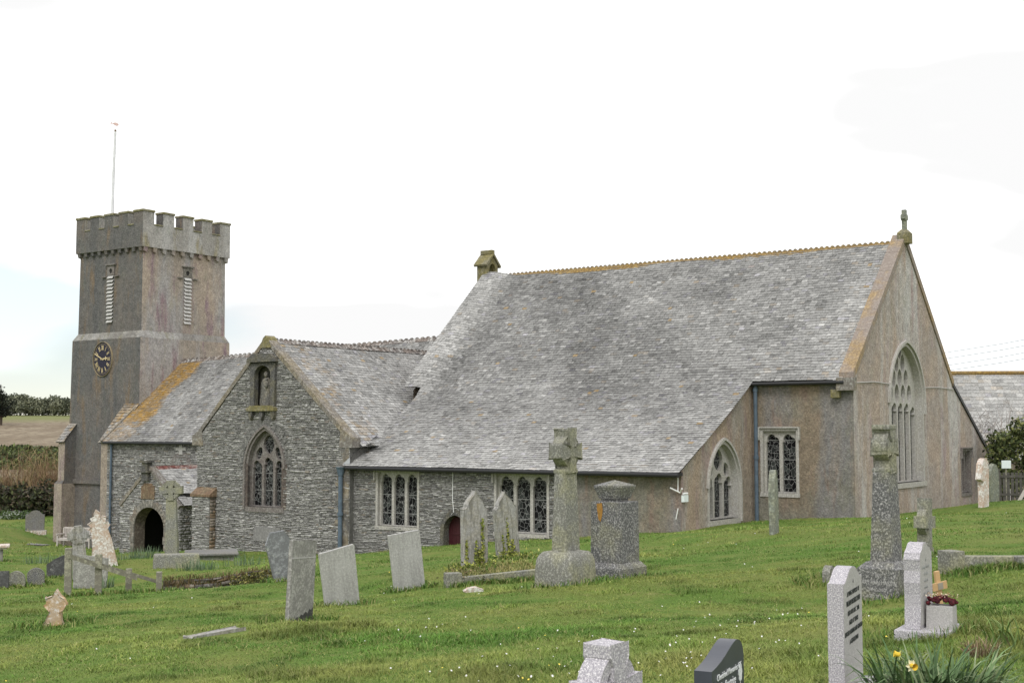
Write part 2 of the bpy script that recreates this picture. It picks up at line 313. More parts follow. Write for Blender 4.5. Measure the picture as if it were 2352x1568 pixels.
class MB:
    def __init__(s): s.v = []; s.f = []; s.n = 0; s.mi = []
    def add(s, v, f, m=0):
        v = np.asarray(v, float).reshape(-1, 3); s.v.append(v)
        s.f += [tuple(i + s.n for i in q) for q in f]; s.mi += [m] * len(f); s.n += len(v); return s
    def box(s, x0, x1, y0, y1, z0, z1, taper=0.0, m=0):
        t = taper
        v = [(x0, y0, z0), (x1, y0, z0), (x1, y1, z0), (x0, y1, z0), (x0 + t, y0 + t, z1), (x1 - t, y0 + t, z1), (x1 - t, y1 - t, z1), (x0 + t, y1 - t, z1)]
        return s.add(v, BOXF, m)
    def fbox(s, fn, x0, x1, y0, y1, z0, z1, m=0):
        """box whose corners go through a mapping fn(x, y, z)"""
        v = [fn(*c) for c in [(x0, y0, z0), (x1, y0, z0), (x1, y1, z0), (x0, y1, z0), (x0, y0, z1), (x1, y0, z1), (x1, y1, z1), (x0, y1, z1)]]
        return s.add(v, BOXF, m)
    def tube(s, pts, r, k=8, r2=None, m=0):
        P = [np.asarray(p, float) for p in pts]; rings = []
        for i, p in enumerate(P):
            d = P[min(i + 1, len(P) - 1)] - P[max(i - 1, 0)]; d = d / (np.linalg.norm(d) + 1e-9)
            up = np.array([0, 0, 1.0]) if abs(d[2]) < 0.9 else np.array([1.0, 0, 0])
            e1 = np.cross(d, up); e1 /= np.linalg.norm(e1); e2 = np.cross(d, e1)
            rr = r if r2 is None else r + (r2 - r) * i / (len(P) - 1)
            rings.append([p + rr * (math.cos(2 * math.pi * j / k) * e1 + math.sin(2 * math.pi * j / k) * e2) for j in range(k)])
        v = [q for g in rings for q in g]; f = []
        for i in range(len(P) - 1):
            for j in range(k): f.append((i * k + j, i * k + (j + 1) % k, (i + 1) * k + (j + 1) % k, (i + 1) * k + j))
        f.append(tuple(range(k))[::-1]); f.append(tuple((len(P) - 1) * k + j for j in range(k)))
        return s.add(v, f, m)
    def lathe(s, prof, k=16, c=(0, 0, 0), m=0):
        v = []; f = []
        for r, z in prof:
            for j in range(k): v.append((c[0] + r * math.cos(2 * math.pi * j / k), c[1] + r * math.sin(2 * math.pi * j / k), c[2] + z))
        for i in range(len(prof) - 1):
            for j in range(k): f.append((i * k + j, i * k + (j + 1) % k, (i + 1) * k + (j + 1) % k, (i + 1) * k + j))
        return s.add(v, f, m)
    def prism(s, outer, y0, y1, holes=(), fn=None, m=0):
        """2D outline (x, z) with holes, extruded from y0 to y1; fn maps (x, y, z) to a point"""
        v, f = prism(outer, holes, y0, y1, fn); return s.add(v, f, m)
    def build(s, name, mat, parent=None, **k):
        return mk(name, np.vstack(s.v), s.f, mat, parent, mi=(s.mi if isinstance(mat, list) else None), **k)
BOXF = [(0, 3, 2, 1), (4, 5, 6, 7), (0, 1, 5, 4), (1, 2, 6, 5), (2, 3, 7, 6), (3, 0, 4, 7)]
def tess(loops):
    return tessellate_polygon([[Vector((p[0], p[1], 0)) for p in L] for L in loops])
def prism(outer, holes, y0, y1, fn=None):
    loops = [list(outer)] + [list(h) for h in holes]
    flat = [p for L in loops for p in L]; n = len(flat)
    tr = tess(loops)
    fn = fn or (lambda x, y, z: (x, y, z))
    v = [fn(p[0], y0, p[1]) for p in flat] + [fn(p[0], y1, p[1]) for p in flat]
    f = [tuple(t) for t in tr] + [tuple(i + n for i in reversed(t)) for t in tr]
    o = 0
    for L in loops:
        k = len(L)
        for i in range(k):
            j = (i + 1) % k; f.append((o + i, o + j, o + j + n, o + i + n))
        o += k
    return np.array([np.asarray(q, float) for q in v]), f
def offset2d(poly, d):
    P = np.array(poly, float); n = len(P)
    A = 0.5 * np.sum(P[:, 0] * np.roll(P[:, 1], -1) - np.roll(P[:, 0], -1) * P[:, 1])
    if A < 0: P = P[::-1]
    out = []
    for i in range(n):
        a, b, c = P[i - 1], P[i], P[(i + 1) % n]
        e1 = b - a; e2 = c - b; e1 /= np.linalg.norm(e1) + 1e-9; e2 /= np.linalg.norm(e2) + 1e-9
        n1 = np.array([e1[1], -e1[0]]); n2 = np.array([e2[1], -e2[0]]); m = n1 + n2; L = np.linalg.norm(m)
        m = m / (L + 1e-9); k = 1 / max(0.45, m @ n1)
        out.append(tuple(b + m * d * k))
    return out
def pointed(w, spring, apex, n=9, z0=0.0, x0=0.0):
    """pointed-arch outline, counter-clockwise from the lower left"""
    r = apex - spring; Rr = (w * w / 4 + r * r) / w; p = [(x0 - w / 2, z0), (x0 + w / 2, z0)]
    cx = w / 2 - Rr; a1 = math.acos(max(-1, min(1, -cx / Rr)))
    right = [(x0 + cx + Rr * math.cos(a1 * i / n), spring + Rr * math.sin(a1 * i / n)) for i in range(n + 1)]
    left = [(2 * x0 - x, z) for x, z in right[:-1]][::-1]
    return p + right + left
def light(w, spring, x0, z0, cusps=3, n=18):
    """a window light with a cusped head"""
    p = [(x0 - w / 2, z0), (x0 + w / 2, z0), (x0 + w / 2, spring)]
    for i in range(n + 1):
        t = math.pi * i / n; r = w / 2 * (0.74 + 0.30 * abs(math.sin(cusps * t / 2)) ** 0.8)
        p.append((x0 + r * math.cos(t), spring + r * math.sin(t) * 1.12))
    p.append((x0 - w / 2, spring)); return p
def oval(cx, cz, rx, rz, n=14, rot=0.0, p=1.35):
    o = []
    for i in range(n):
        t = 2 * math.pi * i / n; c, s_ = math.cos(t), math.sin(t)
        x = rx * (1 if c > 0 else -1) * abs(c) ** p; z = rz * s_
        o.append((cx + x * math.cos(rot) - z * math.sin(rot), cz + x * math.sin(rot) + z * math.cos(rot)))
    return o
def inside(poly, x, z):
    c = False; n = len(poly)
    for i in range(n):
        x1, z1 = poly[i]; x2, z2 = poly[(i + 1) % n]
        if (z1 > z) != (z2 > z) and x < (x2 - x1) * (z - z1) / (z2 - z1) + x1: c = not c
    return c
def spans(loops, z):
    xs = []
    for L in loops:
        n = len(L)
        for i in range(n):
            x1, z1 = L[i]; x2, z2 = L[(i + 1) % n]
            if (z1 > z) != (z2 > z): xs.append((x2 - x1) * (z - z1) / (z2 - z1) + x1)
    xs.sort(); return list(zip(xs[::2], xs[1::2]))

def vnoise(x, y, seed=0, scale=1.0):
    """smooth 2D value noise, vectorised, 0..1"""
    x = np.asarray(x, float) * scale + 100.3 + seed * 17.1; y = np.asarray(y, float) * scale + 57.7 + seed * 9.3
    xi = np.floor(x).astype(int); yi = np.floor(y).astype(int); fx = x - xi; fy = y - yi
    fx = fx * fx * (3 - 2 * fx); fy = fy * fy * (3 - 2 * fy)
    def h(i, j):
        q = (i * 374761393 + j * 668265263 + seed * 144665) & 0x7fffffff
        q = ((q ^ (q >> 13)) * 1274126177) & 0x7fffffff
        return ((q ^ (q >> 16)) & 0xffff) / 65535.0
    return (h(xi, yi) * (1 - fx) + h(xi + 1, yi) * fx) * (1 - fy) + (h(xi, yi + 1) * (1 - fx) + h(xi + 1, yi + 1) * fx) * fy
def fbm(x, y, seed=0, scale=1.0):
    return 0.55 * vnoise(x, y, seed, scale) + 0.3 * vnoise(x, y, seed + 1, scale * 2.1) + 0.15 * vnoise(x, y, seed + 2, scale * 4.3)

STONEPAL = np.array([(0.17, 0.166, 0.160), (0.225, 0.220, 0.211), (0.28, 0.274, 0.262), (0.34, 0.333, 0.318), (0.44, 0.432, 0.415), (0.29, 0.26, 0.22), (0.23, 0.20, 0.18)])
def rubble(name, fn, loops, parent, sub, rows=(0.035, 0.085), width=(0.06, 0.30), pal=STONEPAL, prob=(0.09, 0.22, 0.30, 0.24, 0.11, 0.025, 0.015), depth=(0.010, 0.05), seed=1, mat='rubble', bright=1.0, wave=0.16):
    """courses of thin split stones laid inside the outline; fn(x, z, n) -> point"""
    g = np.random.default_rng(seed)
    allz = [p[1] for p in loops[0]]; z = min(allz); zt = max(allz); V = []; F = []; C = []; n = 0
    while z < zt - 0.02:
        h = g.uniform(*rows); zm = z + h / 2
        for (x0, x1) in spans(loops, min(zm, zt - 0.005)):
            x = x0
            while x < x1 - 0.03:
                w = g.uniform(*width) * (0.6 + 5.0 * h)
                if g.random() < 0.06: w *= 1.6
                if x + w > x1 - 0.06: w = x1 - x
                d = g.uniform(*depth); gp = 0.006; zz = z + g.uniform(-0.006, 0.006); bz = g.uniform(0.001, 0.012)
                bx = min(0.02, w * 0.2)
                b0 = [(x + gp, zz + gp), (x + w - gp, zz + gp), (x + w - gp, zz + h - gp), (x + gp, zz + h - gp)]
                j = g.uniform(-0.006, 0.006, 8)
                f0 = [(x + gp + bx * .5 + j[0], zz + gp + bz), (x + w - gp - bx * .5 + j[1], zz + gp + bz + j[4]), (x + w - gp - bx * .5 + j[2], zz + h - gp - bz), (x + gp + bx * .5 + j[3], zz + h - gp - bz + j[5])]
                V += [(p[0], p[1], -0.002) for p in b0] + [(p[0], p[1], d + g.uniform(-0.006, 0.006)) for p in f0]
                F += [(n + 4, n + 5, n + 6, n + 7), (n, n + 1, n + 5, n + 4), (n + 1, n + 2, n + 6, n + 5), (n + 2, n + 3, n + 7, n + 6), (n + 3, n, n + 4, n + 7)]
                c = pal[g.choice(len(pal), p=prob)] * g.uniform(0.8, 1.2) * bright * ALB * 1.14
                C += [c] * 8; n += 8; x += w
        z += h
    V = np.array(V); V[:, 1] += wave * (fbm(V[:, 0], V[:, 1] * 1.5, seed, 0.9) - 0.5); P = fn(V[:, 0], V[:, 1], V[:, 2])
    return mk(name, P, np.array(F), mat, parent, cols=np.array(C), sub=sub)
def sheet(fn, loops):
    flat = [p for L in loops for p in L]; tr = tess(loops); a = np.array(flat, float)
    return fn(a[:, 0], a[:, 1], np.zeros(len(a))), [tuple(t) for t in tr]

def slates(name, P, T, parent, sub, smin, smax, colfn, gauge=0.155, wr=(0.15, 0.28), lift=0.020, seed=1, t0=0.0, mat='slate'):
    """lapped slates; P(s, t, n) -> points (vectorised), t runs up the slope"""
    g = np.random.default_rng(seed); Q = []
    t = t0
    while t < T - 0.03:
        a, b = smin(t), smax(t); s = a + g.uniform(-0.1, 0.0)
        while s < b - 0.02:
            w = g.uniform(*wr); s0 = max(s, a); s1 = min(s + w, b)
            if s1 - s0 > 0.03: Q.append((s0 + 0.003, s1 - 0.003, t))
            s += w
        t += gauge * g.uniform(0.97, 1.03)
    Q = np.array(Q); m = len(Q); s0, s1, t = Q.T
    j = g.uniform(-0.012, 0.012, (m, 2)); lf = lift * g.uniform(0.7, 1.5, (m, 2)); slip = g.random(m) < 0.012
    t1 = np.minimum(t + gauge * 1.85, T); tl = t + j[:, 0] - slip * 0.05; tr = t + j[:, 0] + j[:, 1] * 0.4 - slip * 0.05
    V = np.stack([P(s0, tl, lf[:, 0]), P(s1, tr, lf[:, 1]), P(s1, t1, 0.001 * np.ones(m)), P(s0, t1, 0.001 * np.ones(m)),
                  P(s0, tl - 0.002, lf[:, 0] - lift * 1.8), P(s1, tr - 0.002, lf[:, 1] - lift * 1.8), P(s1, tr - 0.002, lf[:, 1]), P(s0, tl - 0.002, lf[:, 0])], 1).reshape(-1, 3)
    base = (np.arange(m) * 8)[:, None]
    F = np.concatenate([base + np.array([0, 1, 2, 3]), base + np.array([4, 5, 6, 7])])
    col = np.repeat(colfn((s0 + s1) / 2, t, g), 8, 0); col.reshape(m, 8, 3)[:, 4:] = np.array([0.035, 0.034, 0.032]) + 0.10 * col.reshape(m, 8, 3)[:, 4:]   # shadow line under each course, painted into the edge colour
    return mk(name, V, F, mat, parent, cols=col, sub=sub)
def roofsheet(P, T, s0, s1, n=14, m=8, off=-0.03):
    S, Tt = np.meshgrid(np.linspace(s0, s1, m + 1), np.linspace(0, T, n + 1)); v = P(S.ravel(), Tt.ravel(), np.full(S.size, off)); f = []
    for i in range(n):
        for j in range(m): k = i * (m + 1) + j; f.append((k, k + 1, k + m + 2, k + m + 1))
    return v, f
def slatecol(mean=0.30, spread=0.07, lightp=0.10, darkfn=None, lowlight=None, ochre=None, seed=3):
    def f(s, t, g):
        m = len(s); k = mean * (0.80 + 0.40 * fbm(s, t, seed, 0.55)) + g.normal(0, spread, m) * 0.75
        k = k * (0.80 + 0.40 * fbm(s, t, seed + 7, 1.5))
        if darkfn is not None: k = k * darkfn(s, t)
        if lowlight is not None: k = k + lowlight(s, t)
        lp = g.random(m) < lightp; k = np.where(lp, k + g.uniform(0.03, 0.15, m), k)
        dp = g.random(m) < 0.08; k = np.where(dp, k * 0.72, k)
        k = np.clip(k, 0.06, 0.66); c = np.stack([k, k * 0.985, k * 0.950], 1)
        pur = g.random(m) < 0.03; c[pur] *= np.array([0.98, 0.97, 1.05])
        if ochre is not None:
            w = np.clip(ochre(s, t) + g.normal(0, 0.16, m), 0, 1)[:, None]
            c = c * (1 - w) + w * np.array([0.40, 0.235, 0.055]) * g.uniform(0.7, 1.2, (m, 1))
        sp = (g.random(m) < 0.004)[:, None]
        return np.where(sp, c * 0.4 + 0.6 * np.array([0.40, 0.26, 0.09]), c) * ALB
    return f

# ------------------------------------------------------------------ terrain
CTRL = []                                        # (X, Y, z)
def base(x, y, Y, keep=True):
    p = at(x, y, Y)
    if keep: CTRL.append(tuple(p))
    return p
def ctrlW(a, b, z): CTRL.append(tuple(W(a, b, z)))
B = {}
for key, x, y, D in [
    ('ringcross', 1300, 1338, 20), ('pedestal', 1413, 1330, 21.2), ('tallcross', 2038, 1362, 17), ('slim', 1778, 1227, 31),
    ('slabone', 686, 1424, 17), ('slabtwo', 786, 1386, 20), ('slabthree', 941, 1353, 23), ('slabblue', 660, 1328, 26),
    ('ivyone', 1090, 1298, 25), ('ivytwo', 1168, 1282, 27), ('kerbivy', 1135, 1335, 23.2), ('smallwhite', 1088, 1362, 21.5),
    ('white', 2112, 1466, 11), ('kerb', 2260, 1290, 18), ('smallcross', 2124, 1270, 22), ('lump', 1905, 1330, 18.5),
    ('leana', 2258, 1166, 43.5), ('leanb', 2282, 1151, 47), ('post0', 155, 1372, 26), ('post1', 225, 1367, 26.4), ('post2', 295, 1362, 26.9), ('post3', 365, 1356, 27.3),
    ('gold', 124, 1438, 18), ('flat', 492, 1456, 15.5), ('lichen', 235, 1300, 40), ('celtic', 395, 1280, 42), ('chest', 485, 1292, 43.5), ('coffin', 405, 1311, 39.5),
    ('darkround', 133, 1325, 36), ('roundone', 36, 1345, 33.5), ('roundtwo', 82, 1337, 34), ('edge', 5, 1350, 33), ('tablet', 2, 1286, 46), ('westone', 80, 1219, 74),
    ('slatefence', 202, 1350, 33.5), ('disc', 185, 1330, 35), ('bench', 176, 1255, 66.5)]:
    B[key] = base(x, y, D)
B['granite'] = at(1945, 1612, 8.1); B['dark'] = np.array([0.845, 5.35, -1.62]); B['cross'] = np.array([0.362, 5.05, -1.62])
for p in ('granite', 'dark', 'cross'): CTRL.append(tuple(B[p]))
for x, y, D in [(100, 1568, 12.6), (600, 1568, 11.0), (1176, 1568, 9.3), (2300, 1568, 8.3), (2340, 1400, 12.8), (1500, 1440, 14), (1000, 1480, 13.6), (300, 1440, 17.3),
                (1750, 1330, 19), (2330, 1200, 30), (2345, 1150, 48), (1600, 1260, 30), (1400, 1240, 36), (1000, 1290, 35), (510, 1356, 28.2), (650, 1330, 28.4), (400, 1362, 28.2), (510, 1318, 30.5), (640, 1303, 30.5), (400, 1330, 30.5), (620, 1285, 41),
                (2420, 1300, 17.8), (2185, 1298, 17.5), (1040, 1332, 22.6), (1238, 1324, 23.4), (30, 1205, 84), (100, 1200, 84), (250, 1310, 36), (120, 1275, 52), (30, 1290, 46)]:
    base(x, y, D)
for a, b, z in [(0, 0, -3.22), (3.3, 0, -3.5), (6.6, 0, -3.86), (10, 0, -4.25), (13.9, 0, -4.74), (-3.73, 5.52, -2.97), (-1.8, 5.52, -3.05), (-3.73, 11, -3.12), (-3.73, 16.5, -3.22), (-3.73, 22.3, -3.32),
                (16.4, -.25, -4.82), (20, -.25, -4.92), (22.6, -.25, -5.05), (26, 1.5, -5.5), (29.5, 2.3, -5.75), (33, 5, -5.95), (36.5, 6, -6.15), (42.5, 7.5, -6.3), (45, 9, -6.4),
                (5, 11, -4), (20, 12, -5), (38, 12, -6.2), (10, 24, -4), (30, 24, -5.5), (-12, 18, -3.0), (-20, 25, -3.0)]:
    ctrlW(a, b, z)
for X, Y, z in [(0, 0, -1.65), (-6, 0, -2.0), (5, 0, -1.5), (0, -10, -1.3), (-20, -5, -3), (20, -5, -1.2), (-15, 10, -3.1), (12, 10, -1.5), (-25, 20, -4.0), (22, 22, -1.6), (30, 45, -2.6), (-45, 40, -5.5), (0, -60, 1), (-60, 0, -4), (60, 0, -1), (60, 60, -3)]:
    CTRL.append((X, Y, z))
for ang in (-65, -48, -36, -26, -21, -16, -8, 2, 14, 26, 40, 60):
    for r, z in ((95, -5.7), (125, -3.9), (180, -1.3), (255, 2.75), (330, 3.6), (600, 2.0)):
        if ang > 0: z = {95: -5.2, 125: -5.0, 180: -4.0, 255: -1.5, 330: 0.5, 600: 1.0}[r]
        CTRL.append((r * math.tan(R(ang)) if abs(ang) < 30 else r * math.sin(R(ang)) * 1.2, r if abs(ang) < 30 else r * math.cos(R(ang)), z))
_P = np.array(CTRL)
def _ker(d): return np.sqrt(d * d + 2.0 ** 2)
_D = np.linalg.norm(_P[:, None, :2] - _P[None, :, :2], axis=2)
_n = len(_P); _A = np.zeros((_n + 1, _n + 1)); _A[:_n, :_n] = -_ker(_D) + 0.03 * np.eye(_n); _A[:_n, _n] = 1; _A[_n, :_n] = 1
_rhs = np.zeros(_n + 1); _rhs[:_n] = _P[:, 2]
_w = np.linalg.solve(_A, _rhs)
def gz(X, Y, lumps=True):
    X = np.atleast_1d(np.asarray(X, float)); Y = np.atleast_1d(np.asarray(Y, float)); out = np.empty(X.size)
    xf, yf = X.ravel(), Y.ravel()
    for i in range(0, xf.size, 20000):
        d = np.hypot(xf[i:i + 20000, None] - _P[None, :, 0], yf[i:i + 20000, None] - _P[None, :, 1])
        out[i:i + 20000] = -_ker(d) @ _w[:_n] + _w[_n]
    if lumps:
        out += 0.07 * (fbm(xf, yf, 5, 0.8) - 0.5) + 0.16 * (fbm(xf, yf, 9, 0.22) - 0.5)
    return out.reshape(X.shape)
def G(p, sink=0.05): return (p[0], p[1], float(gz(p[0], p[1])[0]) - sink)

rr = np.concatenate([[0.3], np.geomspace(2.0, 900, 190)])
aa = np.concatenate([np.linspace(-180, -42, 18, endpoint=False), np.linspace(-42, 42, 260), np.linspace(42, 180, 19)[1:-1]])
RR, AA = np.meshgrid(rr, np.radians(aa), indexing='ij')
GX = RR * np.sin(AA); GY = RR * np.cos(AA); GZ = gz(GX, GY)
nr, na = RR.shape; idx = np.arange(nr * na).reshape(nr, na); nx = np.roll(idx, -1, 1)
F = np.stack([idx[:-1], nx[:-1], nx[1:], idx[1:]], -1).reshape(-1, 4)
g_ = mk('ground', np.stack([GX, GY, GZ], -1).reshape(-1, 3), F[:, ::-1].copy(), 'ground', smooth=True); tag(g_, kind='structure')

# ------------------------------------------------------------------ the church
CO = W(10, 6, -4.0)
church = thing('church', 'old stone parish church with slate roofs and battlemented west tower behind the graves', 'church', tuple(CO))
def cm(name, verts, faces, mat, parent=church, **k): return mk(name, verts, faces, mat, parent, sub=CO, **k)
def Smap(b0): return lambda a, z, n: W(a, b0 - np.asarray(n, float), z)          # a wall facing the camera (south)
def Emap(a0): return lambda b, z, n: W(a0 - np.asarray(n, float), b, z)          # a wall facing right (east)
def sm(fn): return lambda x, y, z: fn(x, z, y)                                   # (x, depth outward, z) -> point
def wall(name, fn, loops, mat): v, f = sheet(fn, loops); return cm(name, v, f, mat)
class CB(MB):
    def build(s, name, mat, parent=church, **k): return MB.build(s, name, mat, parent, sub=CO, **k)

BS, BR, BN = 5.52, 11.29, 17.02
AE = -3.73

# -- windows: a plate of stone pierced by the lights, a proud dressed surround, dark leaded panes, sill, hood mould
def window(fn, outline, holes, mat, ring=0.13, setback=0.14, thick=0.13, sill=None, hood=None, blocks=None, pane='glass'):
    q = sm(fn); inner = outline; outer = offset2d(outline, ring)
    mb = CB(); mb.prism(outer, -setback - 0.05, 0.022, [inner], q)
    mb.prism(offset2d(inner, 0.01), -setback - thick, -setback, holes, q)
    wdw = mb.build('window', mat)
    p = CB()
    for h in holes:
        v, f = sheet(lambda x, z, n: fn(x, z, n - setback - thick * 0.72), [offset2d(h, 0.02)]); p.add(v, f)
    p.build('pane', pane, wdw)
    if sill:
        x0, x1, z0, z1, d = sill; s_ = CB(); s_.prism([(x0, z0), (x1, z0), (x1, z1), (x0, z1)], -setback - 0.02, d, (), q); s_.build('sill', mat, wdw)
    if hood is not None:
        s_ = CB()
        for poly in hood: s_.prism(poly, -0.02, 0.10, (), q)
        s_.build('hood_mould', mat, wdw)
    return wdw, outer
def rect(x0, x1, z0, z1): return [(x0, z0), (x1, z0), (x1, z1), (x0, z1)]
def band(path, w):
    """flat strip along an open 2D path"""
    P = np.array(path); out = []; inn = []
    for i in range(len(P)):
        d = P[min(i + 1, len(P) - 1)] - P[max(i - 1, 0)]; d = d / np.linalg.norm(d); nrm = np.array([d[1], -d[0]])
        out.append(tuple(P[i] + nrm * w)); inn.append(tuple(P[i]))
    return out + inn[::-1]
def square_window(fn, x0, x1, z0, z1, n, mat, hood=True, headup=0.06):
    fw = 0.075; mul = 0.125; lw = (x1 - x0 - 2 * fw - (n - 1) * mul) / n; holes = []
    for i in range(n):
        cx = x0 + fw + lw / 2 + i * (lw + mul); holes.append(light(lw, z1 - headup - lw * 0.60, cx, z0 + 0.04))
        sp = z1 - headup
        if i < n - 1: pass
    hd = None
    if hood: hd = [rect(x0 - 0.16, x1 + 0.16, z1 + 0.10, z1 + 0.15), rect(x0 - 0.16, x0 - 0.10, z1 - 0.32, z1 + 0.10), rect(x1 + 0.10, x1 + 0.16, z1 - 0.32, z1 + 0.10)]
    return window(fn, rect(x0, x1, z0, z1), holes, mat, 0.10, 0.12, 0.14, (x0 - 0.12, x1 + 0.12, z0 - 0.14, z0 - 0.0, 0.04), hd)
def pointed_window3(fn, cx, w, z0, spring, apex, mat, flip=False, **k):
    outl = pointed(w, spring, apex, 12, z0, cx); fw = 0.07; mul = 0.13; lw = (w - 2 * fw - 2 * mul) / 3; holes = []
    for i in range(3):
        x = cx + (i - 1) * (lw + mul); holes.append(light(lw, spring - 0.06 + (0.10 if i == 1 else -0.02), x, z0 + 0.05))
    h = apex - spring
    holes.append(oval(cx, spring + h * 0.60, w * 0.155, h * 0.27, 16, 0, 1.2))
    for s_ in (-1, 1): holes.append(oval(cx + s_ * w * 0.285, spring + h * 0.345, w * 0.085, h * 0.20, 14, s_ * 0.45, 1.3))
    hd = [band(offset2d(outl, 0.13)[1:][1:] if False else [p for p in offset2d(pointed(w, spring - 0.1, apex, 12, z0, cx), 0.12)[1:]][0:], 0.09)]
    return window(fn, outl, holes, mat, 0.12, 0.20, 0.16, (cx - w / 2 - 0.14, cx + w / 2 + 0.14, z0 - 0.2, z0, 0.05), hd, **k)

# -- south aisle, rubble half and roughcast half
fA = Smap(0.0)
W1 = (10.95, 12.87, -3.58, -1.56); W2 = (5.20, 7.34, -3.58, -1.53)
def ex(r, d=0.09): return rect(r[0] - d, r[1] + d, r[2] - d, r[3] + d)
door_out = pointed(1.02, -3.62, -3.06, 8, -6.4, 9.17)
wall('aisle_wall', fA, [rect(4.4, 14.32, -6.4, -1.14), ex(W1), ex(W2), door_out], 'mortar')
rubble('aisle_rubble', fA, [rect(4.4, 14.32, -5.2, -1.16), ex(W1, .11), ex(W2, .11), pointed(1.16, -3.62, -2.97, 8, -6.4, 9.17)], church, CO, rows=(0.03, 0.07), width=(0.07, 0.32), seed=11, bright=1.08)
fA2 = Smap(0.004)
wall('aisle_wall', fA2, [rect(-0.0, 4.4, -6.0, -1.14)], 'greenwall')
for w_ in (W1, W2): square_window(fA, *w_, 3, 'dress')
mb = CB(); q = sm(fA)
mb.prism(pointed(1.02, -3.62, -3.06, 8, -6.4, 9.17), -0.34, -0.28, (), q); d_ = mb.build('door', 'darkred')
mb = CB(); mb.prism(pointed(1.34, -3.62, -2.86, 8, -6.4, 9.17), -0.3, 0.05, [pointed(1.02, -3.62, -3.06, 8, -6.45, 9.17)], q); mb.build('door_surround', 'nichestone', d_)
mb = CB()
for k in range(-2, 3): mb.fbox(q, 9.19 + k * .16 - .006, 9.19 + k * .16 + .006, -0.285, -0.27, -5.0, -3.35)
mb.fbox(q, 8.8, 9.55, -0.282, -0.262, -3.80, -3.72); mb.build('door_boards', 'darkred', d_)
# -- aisle east wall
fE = Emap(0.0)
ew = dict(cx=3.08, w=2.20, z0=-3.02, spring=-1.84, apex=-0.46)
ring3 = pointed(ew['w'] + 0.12, ew['spring'], ew['apex'] + 0.06, 12, ew['z0'] - 0.06, ew['cx'])
wall('aisle_end_wall', fE, [[(0, -6), (BS, -6), (BS, 1.70), (5.30, 1.60), (4.6, 1.16), (3.2, .38), (1.5, -.52), (0, -1.30)], ring3], 'tan')
pointed_window3(fE, mat='dress', **ew)
# -- chancel south wall, east gable
fC = Smap(BS)
W3 = (-1.63, -0.38, -2.20, -0.02)
wall('chancel_wall', fC, [rect(AE, 0.0, -6, 1.72), ex(W3)], 'greenwall')
square_window(fC, *W3, 2, 'dress', headup=0.10)
fG = Emap(AE)
gw = dict(cx=11.1, w=3.75, z0=-1.95, spring=1.0, apex=3.18)
gring = pointed(gw['w'] + 0.12, gw['spring'], gw['apex'] + 0.07, 14, gw['z0'] - 0.06, gw['cx'])
W4 = (18.05, 19.33, -2.62, -0.86)
gpoly = [(BS, -6), (BS, 1.95), (BR, 7.33), (BN, 2.02), (22.3, -1.02), (22.3, -6)]
wall('gable_wall', fG, [gpoly, gring, ex(W4)], 'gable')
# reticulated five-light east window
outl = pointed(gw['w'], gw['spring'], gw['apex'], 14, gw['z0'], gw['cx']); holes = []
lw, mul = 0.55, 0.155; pit = lw + mul
for i in range(5):
    holes.append(light(lw, gw['spring'] - 0.28 - (0.12 if i in (0, 4) else 0), gw['cx'] + (i - 2) * pit, gw['z0'] + 0.05))
for r_, (cnt, zc) in enumerate([(4, 0.74), (3, 1.32), (2, 1.90), (1, 2.42)]):
    for i in range(cnt):
        holes.append(oval(gw['cx'] + (i - (cnt - 1) / 2) * pit, gw['spring'] - 0.36 + zc, 0.24, 0.36, 14, 0, 1.3))
hd = [band([p for p in offset2d(pointed(gw['w'], gw['spring'] - .1, gw['apex'], 12, gw['z0'], gw['cx']), 0.12)[1:]], 0.1)]
hd = [band(offset2d(pointed(gw['w'], gw['spring'], gw['apex'], 14, gw['spring'] - 0.25, gw['cx']), 0.12)[1:], 0.10)]
window(fG, outl, holes, 'dress', 0.13, 0.24, 0.20, (9.0, 13.2, -2.14, -1.95, 0.06), hd)
square_window(fG, *W4, 3, 'dressgrey')
# rear closing walls
mb = CB()
def quad(p, m=0): mb.add([W(*c) for c in p], [(0, 1, 2, 3)], m)
quad([(AE, 22.3, -6), (AE, 22.3, -1.0), (15.5, 22.3, -1.0), (15.5, 22.3, -6)])
quad([(15.5, 22.3, -6), (15.5, 22.3, -1), (15.5, BN, 2), (15.5, BN, -6)])
quad([(15.5, BN, -7), (15.5, BN, -.4), (37.0, BN, -.4), (37.0, BN, -7)])
quad([(15.7, BS, -6), (15.7, BS, 1.7), (15.7, BR, 7.0), (15.7, BR, -6)]); quad([(15.7, BN, -6), (15.7, BN, 1.8), (15.7, BR, 7.0), (15.7, BR, -6)])
mb.build('rear_wall', 'tan')
# -- south transept
fT = Smap(-0.25)
tp = [(14.08, -6.6), (22.66, -6.6), (22.66, -0.36), (18.67, 3.52), (14.08, -0.42)]
tw = dict(cx=18.65, w=1.92, z0=-3.08, spring=-1.42, apex=0.0)
tring = pointed(tw['w'] + 0.12, tw['spring'], tw['apex'] + 0.06, 12, tw['z0'] - 0.06, tw['cx'])
niche = rect(18.02, 19.50, 0.78, 2.78)
wall('transept_wall', fT, [tp, tring, ex((18.02, 19.5, .78, 2.78), -0.05)], 'mortar')
rubble('transept_rubble', fT, [[(14.08, -5.3), (22.66, -5.3), (22.66, -0.36), (18.67, 3.52), (14.08, -0.42)], pointed(tw['w'] + 0.22, tw['spring'], tw['apex'] + 0.12, 12, tw['z0'] - 0.1, tw['cx']), niche], church, CO, rows=(0.03, 0.08), seed=21, bright=1.08)
wdw, _o = pointed_window3(fT, mat='dressgrey', **tw)
mb = CB(); q = sm(fT)
